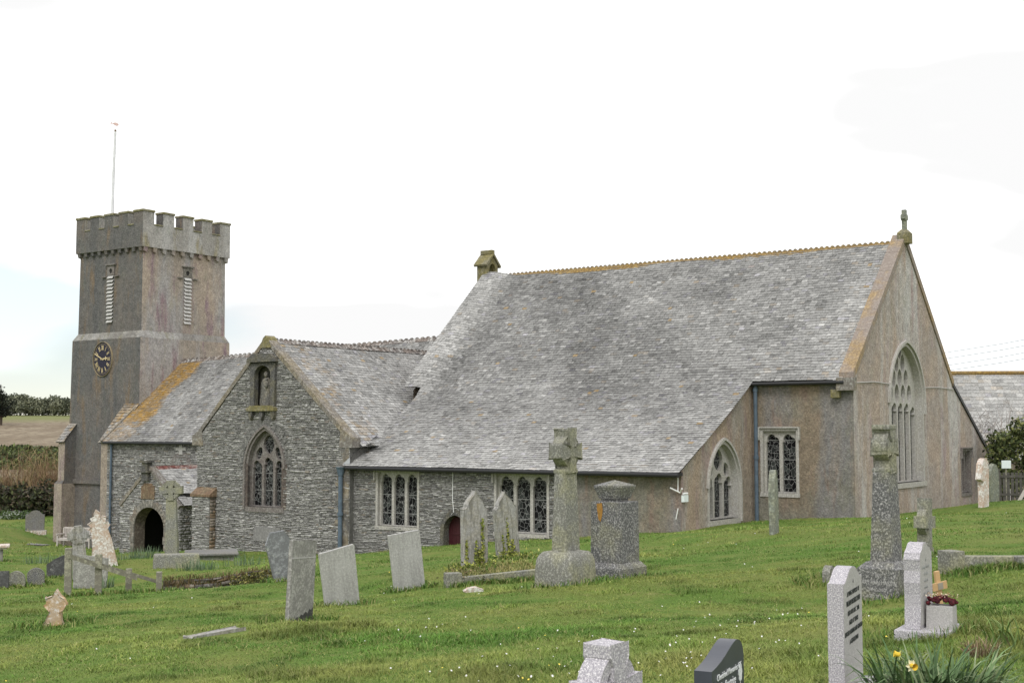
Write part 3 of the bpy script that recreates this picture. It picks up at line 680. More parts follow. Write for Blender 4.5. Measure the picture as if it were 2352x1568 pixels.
MT['jamb'] = m_stone('brown_jamb', (0.17, 0.135, 0.115), (0.11, 0.09, 0.08), (0.23, 0.20, 0.17), 9, None, coord='pos')
for s_ in (-1, 1):
    mb = CB()
    for k in range(4): e = 1.20 + .05 * (k % 2); mb.fbox(q, 18.65 + min(s_ * .96, s_ * e), 18.65 + max(s_ * .96, s_ * e), -.1, .035, -3.08 + k * .44, -2.66 + k * .44)
    mb.build('jamb_stones', 'jamb', wdw)
mb = CB(); mb.tube([W(14.05, -.1, -.4), W(14.05, -.1, -6)], 0.0, 3) if False else None
# transept returns (east side above the aisle roof, west side)
mb = CB(); quad([(14.08, -.25, -6), (14.08, -.25, -.4), (14.08, 6, -.4), (14.08, 6, -6)]); mb.build('transept_side_wall', 'mortar'); mb = CB(); quad([(22.66, -.25, -6.6), (22.66, -.25, -.36), (22.66, 6, -.36), (22.66, 6, -6.6)]); mb.build('transept_side_wall', 'mortar')
# gable copings with kneelers and apex stone
mb = CB(); q = sm(fT)
for (xa, za, xb, zb) in ((22.86, -.32, 18.67, 3.74), (14.00, -.36, 18.67, 3.74)):
    dx, dz = xb - xa, zb - za; n_ = 9
    for k in range(n_):
        t0, t1 = k / n_ + 0.002, (k + 1) / n_ - 0.002
        p = [(xa + dx * t0, za + dz * t0 - .17), (xa + dx * t1, za + dz * t1 - .17), (xa + dx * t1, za + dz * t1 + .06), (xa + dx * t0, za + dz * t0 + .06)]
        mb.prism(p, -0.42, 0.05, (), q)
mb.prism([(22.95, -.62), (22.95, -.24), (22.4, .1), (22.3, -.62)], -.42, .06, (), q)
mb.prism([(13.92, -.66), (13.92, -.28), (14.5, .1), (14.6, -.66)], -.42, .06, (), q)
mb.build('gable_coping', 'copegrey')
mb = CB(); mb.prism([(19.0, 3.34), (18.80, 3.74), (18.67, 3.84), (18.54, 3.74), (18.34, 3.34)], -.44, .065, (), q); mb.build('apex_stone', 'mossstone')
# statue niche
mb = CB(); q = sm(fT)
nin = [(18.30, 0.98), (19.22, 0.98)] + [(18.76 + .46 * math.cos(math.pi * i / 12), 2.24 + .38 * math.sin(math.pi * i / 12)) for i in range(0, 13)]
mb.prism(rect(18.06, 19.46, 0.86, 2.72), -.12, .12, [nin], q); ni = mb.build('niche', 'nichestone')
mb = CB(); v, f = sheet(lambda x, z, n: fT(x, z, n - .34), [rect(18.1, 19.4, .8, 2.7)]); mb.add(v, f); mb.build('recess', 'nichestone', ni)
mb = CB(); mb.prism([(17.95, 2.76), (19.56, 2.76), (19.5, 2.92), (19.2, 3.10), (18.3, 3.10), (18.02, 2.92)], -.1, .26, (), q); mb.build('canopy', 'nichestone', ni)
mb = CB(); mb.prism([(17.98, .78), (19.54, .78), (19.54, .90), (19.35, 1.0), (18.17, 1.0), (17.98, .90)], -.1, .24, (), q); mb.build('shelf', 'mossstone', ni)
for x in (18.12, 18.76, 19.38):
    mb = CB(); mb.prism([(x - .10, .78), (x + .10, .78), (x + .09, .58), (x, .40), (x - .09, .58)], -.05, .18, (), q); mb.build('bracket', 'nichestone', ni)
# worn statue: draped standing figure holding a child
mb = CB(); cx = 18.76
def blob(x, y, z, rx, ry, rz, k=10, rings=6):
    v = []; f = []
    for i in range(rings + 1):
        ph = math.pi * i / rings
        for j in range(k):
            th_ = 2 * math.pi * j / k; v.append(q(x + rx * math.sin(ph) * math.cos(th_), y + ry * math.sin(ph) * math.sin(th_), z + rz * math.cos(ph)))
    for i in range(rings):
        for j in range(k): f.append((i * k + j, i * k + (j + 1) % k, (i + 1) * k + (j + 1) % k, (i + 1) * k + j))
    mb.add(v, f)
prof = [(0.29, 1.0), (0.31, 1.12), (0.26, 1.45), (0.24, 1.72), (0.27, 1.92), (0.20, 2.06), (0.08, 2.14)]
v = []; f = []; k_ = 16
for r_, z_ in prof:
    for j in range(k_):
        th_ = 2 * math.pi * j / k_; rr_ = r_ * (1 + .13 * math.cos(th_ * 8) * (1 if z_ < 1.8 else 0)); v.append(q(cx + rr_ * math.cos(th_), -.14 + .6 * rr_ * math.sin(th_), z_))
for i in range(len(prof) - 1):
    for j in range(k_): f.append((i * k_ + j, i * k_ + (j + 1) % k_, (i + 1) * k_ + (j + 1) % k_, (i + 1) * k_ + j))
mb.add(v, f); blob(cx, -.10, 2.26, .10, .10, .135); blob(cx - .12, -.02, 1.86, .10, .09, .17); blob(cx - .13, 0, 2.05, .06, .06, .07)
mb.build('statue', m_stone('worn_statue', (0.24, 0.23, 0.21), (0.14, 0.135, 0.125), (0.34, 0.32, 0.29), 14, (0.36, 0.30, 0.18), .3, 3.0, coord='pos'), ni, smooth=True)
# wall tablet
mb = CB(); mb.prism(rect(17.72, 19.2, -4.44, -3.86), -.03, .05, (), q); mb.build('wall_tablet', m_stone('slate_tablet', (0.30, 0.295, 0.285), (0.24, 0.235, 0.23), (0.35, 0.345, 0.33), 10, None, coord='pos'))
# relieving arch and large dressed corner stones
mb = CB()
for k in range(17):
    t = math.pi * (k + .5) / 17; r0, r1 = 1.23, 1.52
    c0, s0 = math.cos(t - .075), math.sin(t - .075); c1, s1 = math.cos(t + .075), math.sin(t + .075)
    mb.prism([(18.65 + r0 * c0, -1.35 + 1.15 * r0 * s0), (18.65 + r1 * c0, -1.35 + 1.15 * r1 * s0), (18.65 + r1 * c1, -1.35 + 1.15 * r1 * s1), (18.65 + r0 * c1, -1.35 + 1.15 * r0 * s1)], -.02, .045, (), q)
mb.build('relieving_arch', m_stone('arch_slate', (0.24, 0.235, 0.225), (0.15, 0.147, 0.14), (0.34, 0.33, 0.31), 5, None, coord='pos'))
g = np.random.default_rng(5); mb = CB()
for k in range(22):
    z_ = -5.1 + k * .21; w_ = g.uniform(.25, .75); mb.prism(rect(14.10, 14.10 + w_, z_, z_ + .2), -.02, g.uniform(.04, .05), (), q)
mb.build('quoins', m_stone('quoin_slate', (0.26, 0.25, 0.23), (0.16, 0.155, 0.15), (0.35, 0.34, 0.32), 3, (0.36, 0.29, 0.19), .6, 1.0, coord='pos'))
# buttress on the transept corner
bu = CB(); bu.fbox(W, 21.5, 22.56, -0.58, -0.25, -6.5, -2.72); bo = bu.build('buttress', 'mortar')
fB = Smap(-0.58); rubble('buttress_rubble', fB, [rect(21.52, 22.56, -5.3, -2.74)], bo, CO, seed=31, bright=1.15)
rubble('brown_side', Emap(21.5), [rect(-.575, -.255, -5.4, -2.75)], bo, CO, seed=33, rows=(.08, .2), width=(.1, .3), pal=np.array([(.26, .19, .13), (.22, .16, .11), (.28, .24, .20), (.18, .15, .12), (.33, .28, .22), (.22, .14, .08), (.25, .17, .10)]))
mb = CB(); mb.add([W(21.42, -.66, -2.74), W(22.62, -.66, -2.74), W(22.62, -.66, -2.64), W(21.42, -.66, -2.64), W(21.42, -.22, -2.74), W(22.62, -.22, -2.74), W(22.62, -.22, -2.33), W(21.42, -.22, -2.33)], [(0, 1, 2, 3), (3, 2, 6, 7), (0, 3, 7, 4), (1, 5, 6, 2), (4, 7, 6, 5), (0, 4, 5, 1)]); mb.build('coping', 'brown', bo)

# -- nave south wall and porch
BW = 6.28
fN = Smap(BW)
wall('nave_wall', fN, [rect(22.0, 37.03, -7.5, -0.46)], 'mortar')
rubble('nave_rubble', fN, [rect(26.5, 37.02, -6.3, -0.50)], church, CO, rows=(0.04, 0.10), seed=41, bright=1.05)
PB = 2.5; fP = Smap(PB); pcx = 29.05
arch = [(30.05, -7.5), (27.95, -7.5)][::-1] + [(29.0 + 1.05 * math.cos(math.pi * i / 16), -4.55 + 0.98 * math.sin(math.pi * i / 16)) for i in range(17)][::1]
arch = [(27.95, -7.5), (30.05, -7.5)] + [(29.0 + 1.05 * math.cos(math.pi * i / 16), -4.55 + 0.98 * math.sin(math.pi * i / 16)) for i in range(17)]
pp = [(26.94, -7.5), (31.1, -7.5), (31.1, -3.35), (pcx, -1.80), (26.94, -3.3)]
porch = cm('porch', *sheet(fP, [pp, arch]), 'mortar')
arch_o = [(27.75, -7.5), (30.25, -7.5)] + [(29.0 + 1.28 * math.cos(math.pi * i / 16), -4.55 + 1.2 * math.sin(math.pi * i / 16)) for i in range(17)]
rubble('porch_rubble', fP, [[(26.94, -6.3), (31.1, -6.3), (31.1, -3.35), (pcx, -1.80), (26.94, -3.3)], arch_o], porch, CO, seed=43, rows=(0.04, .11), bright=1.15)
mb = CB(); q = sm(fP)
for k in range(21):
    t = math.pi * (k + .5) / 21; h_ = math.pi / 42 * .88; r0, r1 = 1.06, 1.34 + .07 * ((k * 7) % 3)
    pr = lambda r, a_: (29.0 + r * math.cos(a_), -4.55 + r * .93 * math.sin(a_))
    mb.prism([pr(r0, t - h_), pr(r1, t - h_), pr(r1, t + h_), pr(r0, t + h_)], -.3, .05, (), q)
for x in (27.72, 30.06):
    for k in range(5): mb.prism(rect(x, x + .22 + .06 * (k % 2), -6.3 + k * .36, -5.96 + k * .36), -.3, .05, (), q)
mb.build('arch_stones', m_stone('arch_voussoir', (0.33, 0.31, 0.28), (0.20, 0.19, 0.17), (0.43, 0.40, 0.36), 5, (0.36, 0.26, 0.18), .4, 1.5, coord='pos'), porch)
mb = CB()   # reveal and dark inside of the porch
for i in range(16):
    a0, a1 = math.pi * i / 16, math.pi * (i + 1) / 16
    mb.add([q(29.0 + 1.05 * math.cos(a0), 0, -4.55 + .98 * math.sin(a0)), q(29.0 + 1.05 * math.cos(a1), 0, -4.55 + .98 * math.sin(a1)), q(29.0 + 1.05 * math.cos(a1), -.6, -4.55 + .98 * math.sin(a1)), q(29.0 + 1.05 * math.cos(a0), -.6, -4.55 + .98 * math.sin(a0))], [(0, 1, 2, 3)])
for x in (27.95, 30.05): mb.add([q(x, 0, -7.5), q(x, -.6, -7.5), q(x, -.6, -4.55), q(x, 0, -4.55)], [(0, 1, 2, 3)])
mb.build('reveal', m_stone('jamb_brownstone', (0.25, 0.205, 0.165), (0.16, 0.13, 0.11), (0.31, 0.27, 0.23), 7, None, coord='pos'), porch)
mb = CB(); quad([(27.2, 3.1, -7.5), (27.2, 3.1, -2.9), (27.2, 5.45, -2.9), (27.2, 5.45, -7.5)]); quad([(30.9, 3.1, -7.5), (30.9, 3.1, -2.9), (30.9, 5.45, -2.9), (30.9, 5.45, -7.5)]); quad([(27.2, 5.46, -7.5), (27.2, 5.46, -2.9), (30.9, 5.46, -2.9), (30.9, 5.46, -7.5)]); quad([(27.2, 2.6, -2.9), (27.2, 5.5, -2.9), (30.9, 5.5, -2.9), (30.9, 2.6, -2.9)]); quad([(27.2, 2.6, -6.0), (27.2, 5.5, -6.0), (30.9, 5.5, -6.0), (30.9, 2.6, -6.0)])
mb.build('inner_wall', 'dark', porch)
mb = CB(); mb.fbox(W, 28.35, 29.75, 5.36, 5.44, -6.0, -3.95); dd = mb.build('inner_door', m_plain('dark_oak', (0.05, 0.045, 0.04), .8), porch)
mb = CB(); mb.fbox(W, 28.3, 29.8, 5.30, 5.36, -5.35, -5.28); mb.fbox(W, 29.7, 29.8, 5.30, 5.36, -6, -3.9); mb.build('door_frame', 'ashstone', dd) if False else None
mb = CB(); mb.fbox(W, 26.94, 26.97, PB, BW, -7.5, -3.32); sd = mb.build('side_wall', 'mortar', porch)
rubble('side_rubble', Emap(26.94), [rect(2.5, 6.25, -6.3, -3.36)], porch, CO, seed=47, bright=0.9, rows=(.06, .16))
# porch roof (both slopes) and red ridge
def planeP(o, u, v):
    o, u, v = (np.asarray(x, float) for x in (o, u, v)); n = np.cross(u, v); n = n / np.linalg.norm(n); n = n if n[2] > 0 else -n
    return lambda s, t, d: o + np.asarray(s, float)[..., None] * u + np.asarray(t, float)[..., None] * v + np.asarray(d, float)[..., None] * n
def unit(x): x = np.asarray(x, float); return x / np.linalg.norm(x)
for a_e, nm in ((26.75, 1), (31.3, -1)):
    o = W(a_e, PB + .12, -3.42); top = W(pcx, PB + .12, -1.74); sl_ = np.linalg.norm(top - o)
    P = planeP(o, eR, unit(top - o)); v, f = roofsheet(P, sl_, 0, 3.7); ps = cm('porch_roof', v, f, 'slate', porch, cols=np.full((len(v), 3), .12))
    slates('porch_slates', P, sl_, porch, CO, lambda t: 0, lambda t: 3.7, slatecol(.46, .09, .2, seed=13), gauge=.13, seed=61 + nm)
mb = CB()
for k in range(11):
    b0 = PB + .1 + k * .33; mb.add([W(pcx - .17, b0, -1.86), W(pcx, b0, -1.66), W(pcx + .17, b0, -1.86), W(pcx - .17, b0 + .32, -1.86), W(pcx, b0 + .32, -1.66), W(pcx + .17, b0 + .32, -1.86)], [(0, 1, 4, 3), (1, 2, 5, 4), (0, 2, 1), (3, 4, 5), (0, 3, 5, 2)])
mb.build('porch_ridge', m_stone('red_ridge_tile', (0.22, 0.07, 0.055), (0.14, 0.05, 0.045), (0.30, 0.13, 0.11), 6, (0.55, 0.50, 0.45), .55, 2.5, coord='pos'), porch)
# raking slabs, datestone, worn finial over the arch, pale wall cross
mb = CB(); q = sm(fP)
mb.prism([(31.15, -3.42), (pcx, -1.62), (pcx, -1.82), (31.05, -3.58)], -.3, .07, (), q); mb.prism([(26.85, -3.42), (pcx, -1.62), (pcx, -1.82), (26.95, -3.58)], -.3, .07, (), q); mb.build('raking_coping', 'ashstone' if False else 'copegrey', porch)
mb = CB(); mb.prism([(28.62, -3.18), (29.55, -3.18), (29.55, -2.62), (29.3, -2.45), (28.85, -2.45), (28.62, -2.62)], -.02, .07, (), q); mb.build('datestone', 'brown', porch)
mb = CB(); mb.fbox(q, 28.95, 29.4, -.15, .2, -2.35, -1.95); mb.fbox(q, 28.85, 29.6, -.2, .3, -1.95, -1.86); mb.fbox(q, 29.0, 29.35, -.1, .22, -1.86, -1.50); mb.fbox(q, 28.9, 29.45, -.15, .28, -1.50, -1.40); mb.build('finial', 'nichestone', porch)
mb = CB(); qn = sm(fN); mb.prism([(x + .75, z + .0) for x, z in [(30.35, -1.2), (30.6, -1.2), (30.6, -1.0), (30.85, -1.0), (30.85, -.84), (30.58, -.84), (30.56, -.56), (30.38, -.56), (30.36, -.84), (30.1, -.84), (30.1, -1.0), (30.35, -1.0)]], -.02, .09, (), qn); mb.build('wall_cross', m_plain('pale_stone', (.42, .41, .39), .9))
mb = CB()
for k in range(9):
    t = math.pi * (k + .5) / 9; pr = lambda r, a_: (31.25 + r * math.cos(a_), -1.75 + r * .8 * math.sin(a_))
    mb.prism([pr(.5, t - .15), pr(.8, t - .15), pr(.8, t + .15), pr(.5, t + .15)], -.02, .04, (), qn)
mb.build('niche_arch', 'dressgrey')

# -- roofs
def profP(pts, a_of_s=lambda s: s, extra=None):
    Z = np.array(pts, float); seg = np.hypot(np.diff(Z[:, 0]), np.diff(Z[:, 1])); L = np.concatenate([[0], np.cumsum(seg)])
    def P(s, t, d):
        s = np.asarray(s, float); t = np.asarray(t, float); b = np.interp(t, L, Z[:, 0]); z = np.interp(t, L, Z[:, 1])
        b1 = np.interp(t + .2, L, Z[:, 0]); z1 = np.interp(t + .2, L, Z[:, 1]); b0 = np.interp(t - .2, L, Z[:, 0]); z0 = np.interp(t - .2, L, Z[:, 1])
        db, dz = b1 - b0, z1 - z0; n = np.hypot(db, dz) + 1e-9
        d = np.asarray(d, float) + .05 * (fbm(s, t, 77, .35) - .5)
        if extra is not None: d = d + extra(s, t)
        return W(a_of_s(s), b - dz / n * d, z + db / n * d)
    return P, L[-1], L
mainpts = [(-.40, -1.36), (1.5, -.40), (3.2, .50), (4.6, 1.28), (5.32, 1.74), (6.5, 2.78), (8.5, 4.63), (11.2, 7.12)]
sst = lambda x: np.clip(x, 0, 1) ** 2 * (3 - 2 * np.clip(x, 0, 1))
PM, TM, LM = profP(mainpts, extra=lambda s, t: .30 * sst((s - 14.1) / 1.5) * sst((t - 5.5) / 2) )
tk = LM[4]
smin_ = lambda t: -.12 if t < tk - .05 else -3.42
smax_ = lambda t: 14.34 + .75 * (t / tk) ** 1.5 if t < tk - .05 else 15.95
v, f = roofsheet(PM, TM, -.05, 14.3, 30, 10); roof = cm('main_roof', v, f, 'slate', cols=np.full((len(v), 3), .10))
PMu = lambda s, t, d: PM(s, t + tk, d)
for a0, a1 in ((-3.45, .1), (14.3, 15.95)):
    v, f = roofsheet(PMu, TM - tk, a0, a1, 14, 3); cm('main_roof_end', v, f, 'slate', roof, cols=np.full((len(v), 3), .10))
darkm = lambda s, t: 1 - .28 * sst((fbm(s, t, 31, .22) - .50) * 6) * sst((t - 3.5) / 3) - .28 * np.exp(-((s - 13.7) / .75) ** 2) * sst((t - 3) / 2)
lowm = lambda s, t: .12 * np.clip(1 - t / 4.5, 0, 1) + .10 * sst((s - 14.3) / .8) + .07 * sst((-1.6 - s) / 1.2)  # low rows are paler slate; verge term paints in light its tilt catches
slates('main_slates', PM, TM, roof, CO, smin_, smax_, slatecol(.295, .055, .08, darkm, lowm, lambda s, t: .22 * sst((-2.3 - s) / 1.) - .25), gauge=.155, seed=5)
# plain north slopes
def simple_roof(name, pts, mat='slate'):
    v = [W(*p) for p in pts]; return cm(name, v, [tuple(range(len(v)))], mat, roof, cols=np.full((len(v), 3), .25))
simple_roof('north_roof', [(-3.42, BR, 7.15), (15.95, BR, 7.15), (15.95, BN + .1, 1.75), (-3.42, BN + .1, 1.75)])
simple_roof('north_roof', [(-3.65, BN, 1.85), (15.7, BN, 1.85), (15.7, 22.5, -1.3), (-3.65, 22.5, -1.3)])
simple_roof('north_roof', [(15, BR, 4.4), (37.1, BR, 3.85), (37.1, BN, -.5), (15, BN, -.5)])
# nave roof
def naveZ(s): return 3.86 + (37.1 - s) * .031
oN = lambda s, t: None
def PN(s, t, d):
    s = np.asarray(s, float); t = np.asarray(t, float) / 6.95; zr = naveZ(s); d = np.asarray(d, float) + .06 * (fbm(s, t * 7, 91, .4) - .5)
    return W(s, 6.02 + t * (BR - 6.02) - .64 * d, -.58 + t * (zr + .58) + .77 * d)
v, f = roofsheet(PN, 6.95, 15.5, 37.1); nroof = cm('nave_roof', v, f, 'slate', cols=np.full((len(v), 3), .10))
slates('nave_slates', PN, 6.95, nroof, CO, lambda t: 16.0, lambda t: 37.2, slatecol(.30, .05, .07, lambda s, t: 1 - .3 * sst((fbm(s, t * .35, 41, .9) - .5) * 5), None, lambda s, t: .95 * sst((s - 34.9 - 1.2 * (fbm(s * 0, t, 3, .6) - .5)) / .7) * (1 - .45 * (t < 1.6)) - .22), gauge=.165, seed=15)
mb = CB(); v0 = PN(np.array([37.12, 37.26, 37.26, 37.12]), np.array([-.02, -.02, 6.95, 6.95]), np.array([.07] * 4)); v1 = PN(np.array([37.12, 37.26, 37.26, 37.12]), np.array([-.02, -.02, 6.95, 6.95]), np.array([-.08] * 4)); mb.add(np.vstack([v1, v0]), BOXF); mb.build('roof_verge', 'copegrey', nroof)
# transept roof, both slopes (the ridge runs back into the nave roof)
def PTe(s, t, d):
    s = np.asarray(s, float); t = np.asarray(t, float) / 6.5; d = np.asarray(d, float) + .06 * (fbm(s, t * 6, 93, .4) - .5)
    return W(13.80 + t * (18.67 - 13.80) - .67 * d, s, -.62 + t * (3.62 + .62) + .74 * d)
v, f = roofsheet(PTe, 6.5, .1, 10.6); troof = cm('transept_roof', v, f, 'slate', cols=np.full((len(v), 3), .10))
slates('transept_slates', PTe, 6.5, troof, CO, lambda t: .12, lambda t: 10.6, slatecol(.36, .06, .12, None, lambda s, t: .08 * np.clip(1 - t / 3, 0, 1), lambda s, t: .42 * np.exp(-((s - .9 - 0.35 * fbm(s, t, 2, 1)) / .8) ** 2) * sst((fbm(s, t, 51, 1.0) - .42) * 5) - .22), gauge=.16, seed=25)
def PTw(s, t, d):
    s = np.asarray(s, float); t = np.asarray(t, float) / 6.5; d = np.asarray(d, float)
    return W(23.0 - t * (23.0 - 18.67) + .67 * d, s, -.62 + t * (3.62 + .62) + .74 * d)
v, f = roofsheet(PTw, 6.5, .1, 10.6); cm('transept_roof_back', v, f, 'slate', troof, cols=np.full((len(v), 3), .25))
# ridges
def ridge(name, P0, P1, side, mat, h=.16, w=.20, step=.30, tooth=.0, crest=None, parent=None, jit=0.0, seed=1):
    P0 = np.asarray(P0, float); P1 = np.asarray(P1, float); L = np.linalg.norm(P1 - P0); n = max(1, int(L / step)); u = (P1 - P0) / L; up = np.array([0, 0, 1.0]); g = np.random.default_rng(seed)
    mb = CB(); tt = CB()
    for i in range(n):
        a = P0 + u * L * i / n; b = P0 + u * L * ((i + 1) / n) - u * .012; j = g.uniform(-jit, jit); j2 = g.uniform(-jit, jit); sag = 0
        mb.add([a - side * w - up * (h * .9 - j), a + up * (.05 + j), a + side * w - up * (h * .9 - j), b - side * w - up * (h * .9 - j2), b + up * (.05 + j2), b + side * w - up * (h * .9 - j2)], [(0, 1, 4, 3), (1, 2, 5, 4), (0, 2, 1), (3, 4, 5)])
        if tooth:
            m = (a + b) / 2; e = u * L / n * .36; k = side * .018
            tt.add([a + up * .03 - k, b + up * .03 - k, m + e * .45 + up * (.05 + tooth) - k, m - e * .45 + up * (.05 + tooth) - k, a + up * .03 + k, b + up * .03 + k, m + e * .45 + up * (.05 + tooth) + k, m - e * .45 + up * (.05 + tooth) + k], BOXF2)
    o = mb.build(name, mat, parent or church)
    if tooth: tt.build('cresting', crest, o)
    return o
BOXF2 = [(0, 1, 2, 3), (7, 6, 5, 4), (0, 4, 5, 1), (1, 5, 6, 2), (2, 6, 7, 3), (3, 7, 4, 0)]
ridge('ridge_tiles', W(-3.4, BR, 7.16), W(15.45, BR, 7.16), eR, 'ochre', .19, .24, .22, .055, 'crest')
ridge('ridge_tiles', W(15.6, BR, 4.52), W(37.1, BR, 3.88), eR, 'whiteridge', .15, .18, .34, .07, 'whiteridge', None, .015)
ridge('ridge_tiles', W(18.67, .2, 3.66), W(18.67, 10.2, 3.66), eL, 'whiteridge', .13, .17, .26, .06, 'whiteridge', None, .02, 4)
# gable coping of the chancel
mb = CB(); q = lambda x, y, z: W(AE - y, x, z)
for s_, (xa, za, xb, zb) in enumerate(((BS - .12, 1.86, BR, 7.36), (BN + .08, 1.95, BR, 7.36))):
    dx, dz = xb - xa, zb - za; n_ = 7
    for k in range(n_):
        t0, t1 = k / n_ + .0015, (k + 1) / n_ - .0015
        mb.prism([(xa + dx * t0, za + dz * t0 - .20), (xa + dx * t1, za + dz * t1 - .20), (xa + dx * t1, za + dz * t1 + .12), (xa + dx * t0, za + dz * t0 + .12)], -.46, .05, (), q)
cope = mb.build('gable_coping', 'coping')
mb = CB(); mb.prism([(BN, 1.80), (BN, 1.96), (22.45, -1.02), (22.4, -1.16)], -.3, .06, (), q); mb.build('slate_verge', 'iron')
mb = CB(); mb.fbox(W, AE - .12, AE + .5, BS - .30, BS + .02, 1.36, 1.80); mb.build('kneeler', 'copegrey')
mb = CB(); mb.fbox(W, -3.3, -3.0, BS - .22, BS + .0, 1.12, 1.40); mb.build('corbel', 'mossstone')
# gable cross
def lb(x0, x1, y0, y1, z0, z1, mbx, t=0.0):
    pts = [(x0, y0, z0), (x1, y0, z0), (x1, y1, z0), (x0, y1, z0), (x0 + t, y0 + t, z1), (x1 - t, y0 + t, z1), (x1 - t, y1 - t, z1), (x0 + t, y1 - t, z1)]
    mbx.add([c0 + eL * p[0] + eR * p[1] + np.array([0, 0, p[2]]) for p in pts], BOXF)
mb = CB(); c0 = W(AE + .0, BR, 0)
lb(-.22, .22, -.24, .24, 7.1, 7.50, mb); lb(-.22, .22, -.24, .24, 7.50, 7.64, mb, .12); gc = mb.build('finial_base', 'mossstone')
mb = CB(); lb(-.08, .08, -.075, .075, 7.62, 8.40, mb); lb(-.075, .075, -.22, .22, 8.04, 8.18, mb); lb(-.10, .10, -.12, .12, 8.00, 8.22, mb); mb.build('finial_cross', 'greenstone', gc)
# bellcote
mb = CB(); c0 = W(15.98, BR, -.27)
lb(-.33, .33, -.52, .52, 6.5, 7.12, mb, .04)
aro = [(-.43, 7.08), (.43, 7.08), (.43, 8.02), (0.0, 8.44), (-.43, 8.02)]
ari = [(-.27, 7.14), (.27, 7.14)] + [(.27 * math.cos(math.pi * i / 10), 7.68 + .36 * math.sin(math.pi * i / 10)) for i in range(11)]
mb.prism(aro, -.29, .29, [ari], lambda x, y, z: c0 + eR * x + eL * y + np.array([0, 0, z])); be = mb.build('bellcote', 'mossstone')
mb = CB()
for s_ in (-1, 1): mb.prism([(s_ * .54, 7.88), (.0, 8.44), (.0, 8.56), (s_ * .60, 7.96)], -.37, .37, (), lambda x, y, z: c0 + eR * x + eL * y + np.array([0, 0, z]))
lb(-.33, .33, -.11, .11, 8.50, 8.68, mb); mb.build('bellcote_roof', 'mossstone', be)
# gutters, pipes, valley, cables
for (p_, q_, r_, x) in ((W(-.1, -.40, -1.43), W(14.15, -.40, -1.43), .075, (-.05, 14.2, -.30, -.002, -1.46, -1.36)), (W(-3.5, 5.22, 1.64), W(.05, 5.22, 1.64), .055, (-3.5, 0, 5.3, 5.516, 1.58, 1.7)), (W(22.9, 5.98, -.64), W(37.0, 5.98, -.64), .07, (22.9, 37, 6.04, 6.276, -.68, -.54))):
    mb = CB(); mb.tube([p_, q_], r_, 8); mb.fbox(W, *x); mb.build('gutter', 'iron')
def pipe(a, b, z0, z1, r=.06, hop=True):
    mb = CB(); mb.tube([W(a, b, z1), W(a, b, z0)], r, 10)
    for k in range(3): zz = z1 - .1 - (z1 - z0 - .3) * k / 2; mb.tube([W(a, b, zz), W(a, b, zz - .12)], r * 1.35, 10)
    if hop: mb.tube([W(a, b, z1 + .05), W(a, b, z1 - .05), W(a, b, z1 - .28)], r * 2.4, 10, r * 1.2)
    return mb.build('downpipe', 'bluepipe')
pipe(14.40, -.42, -4.9, -1.45, .085); pipe(-.17, 5.38, -3.5, 1.6, .07, False); pipe(36.55, 6.14, -6.3, -.62, .06, False)
mb = CB(); mb.add([W(14.02, -.32, -1.28), W(14.36, -.36, -1.30), W(14.34, 1.5, -.28), W(14.02, 1.4, -.10), W(14.02, -.32, -1.02)], [(0, 1, 2, 3, 4)]); mb.build('lead_valley', 'lead'); mb = CB()
mb.add([W(13.95, .75, -.52), W(14.02, .35, -.60), W(13.3, .45, -.42), W(13.3, .95, -.28)], [(0, 1, 2, 3)]); mb.build('lead_flashing', 'lead')
for pts, r_ in (([W(9.25, -.06, -1.4), W(9.25, -.07, -2.5), W(9.2, -.07, -2.95), W(9.3, -.07, -3.02)], .012), ([W(.10, -.05, -1.35), W(.10, -.06, -1.95)], .02), ([W(.1, -.06, -2.5), W(.18, -.06, -2.85)], .018)):
    mb = CB(); mb.tube(pts, r_, 5); mb.build('cable', 'white')
for pts in ([W(AE - .03, BS + .1, 1.63), W(AE - .03, 7.5, 1.72), W(AE - .03, 9.15, 1.69)], [W(AE - .03, 13.2, 1.66), W(AE - .03, 15, 1.72), W(AE - .03, 17, 1.7)]):
    mb = CB(); mb.tube(pts, .018, 5); mb.build('lightning_tape', 'letterpale')
mb = CB(); mb.tube([W(.02, -.06, -2.0), W(.30, -.22, -1.84)], .025, 6); mb.tube([W(.02, -.06, -2.0), W(-.12, -.2, -1.86)], .025, 6); wl_ = mb.build('floodlight_bracket', 'white')
mb = CB(); mb.fbox(W, -.10, .0, -.02, .28, -2.30, -2.08); mb.build('lamp_box', 'palebox', wl_)
mb = CB(); mb.tube([W(-.05, .02, -2.03), W(-.05, .30, -2.03)], .035, 6); mb.build('lamp_arm', 'white', wl_)

# -- tower
def tbox(mb, a0, a1, b0, b1, z0, z1, da=0.0, ms=(0, 1, 2)):
    """prism with a taper of da each side; south face material ms[0], east face ms[1], others ms[2]"""
    v = [W(a0 - da, b0 - da, z0), W(a1 + da, b0 - da, z0), W(a1 + da, b1 + da, z0), W(a0 - da, b1 + da, z0), W(a0, b0, z1), W(a1, b0, z1), W(a1, b1, z1), W(a0, b1, z1)]
    n = mb.n; mb.add(v, [(0, 1, 5, 4)], ms[0]); mb.n = mb.n
    mb.v.append(np.zeros((0, 3)))
    k = n
    mb.f += [(k + 3, k, k + 4, k + 7), (k + 1, k + 2, k + 6, k + 5), (k + 2, k + 3, k + 7, k + 6), (k + 4, k + 5, k + 6, k + 7)]; mb.mi += [ms[1], ms[2], ms[2], ms[2]]
mb = CB()
tbox(mb, 37.05, 42.95, 8.3, 14.7, -7.5, 5.05, .12)
tbox(mb, 37.3, 42.72, 8.55, 14.5, 5.30, 10.2, .03)
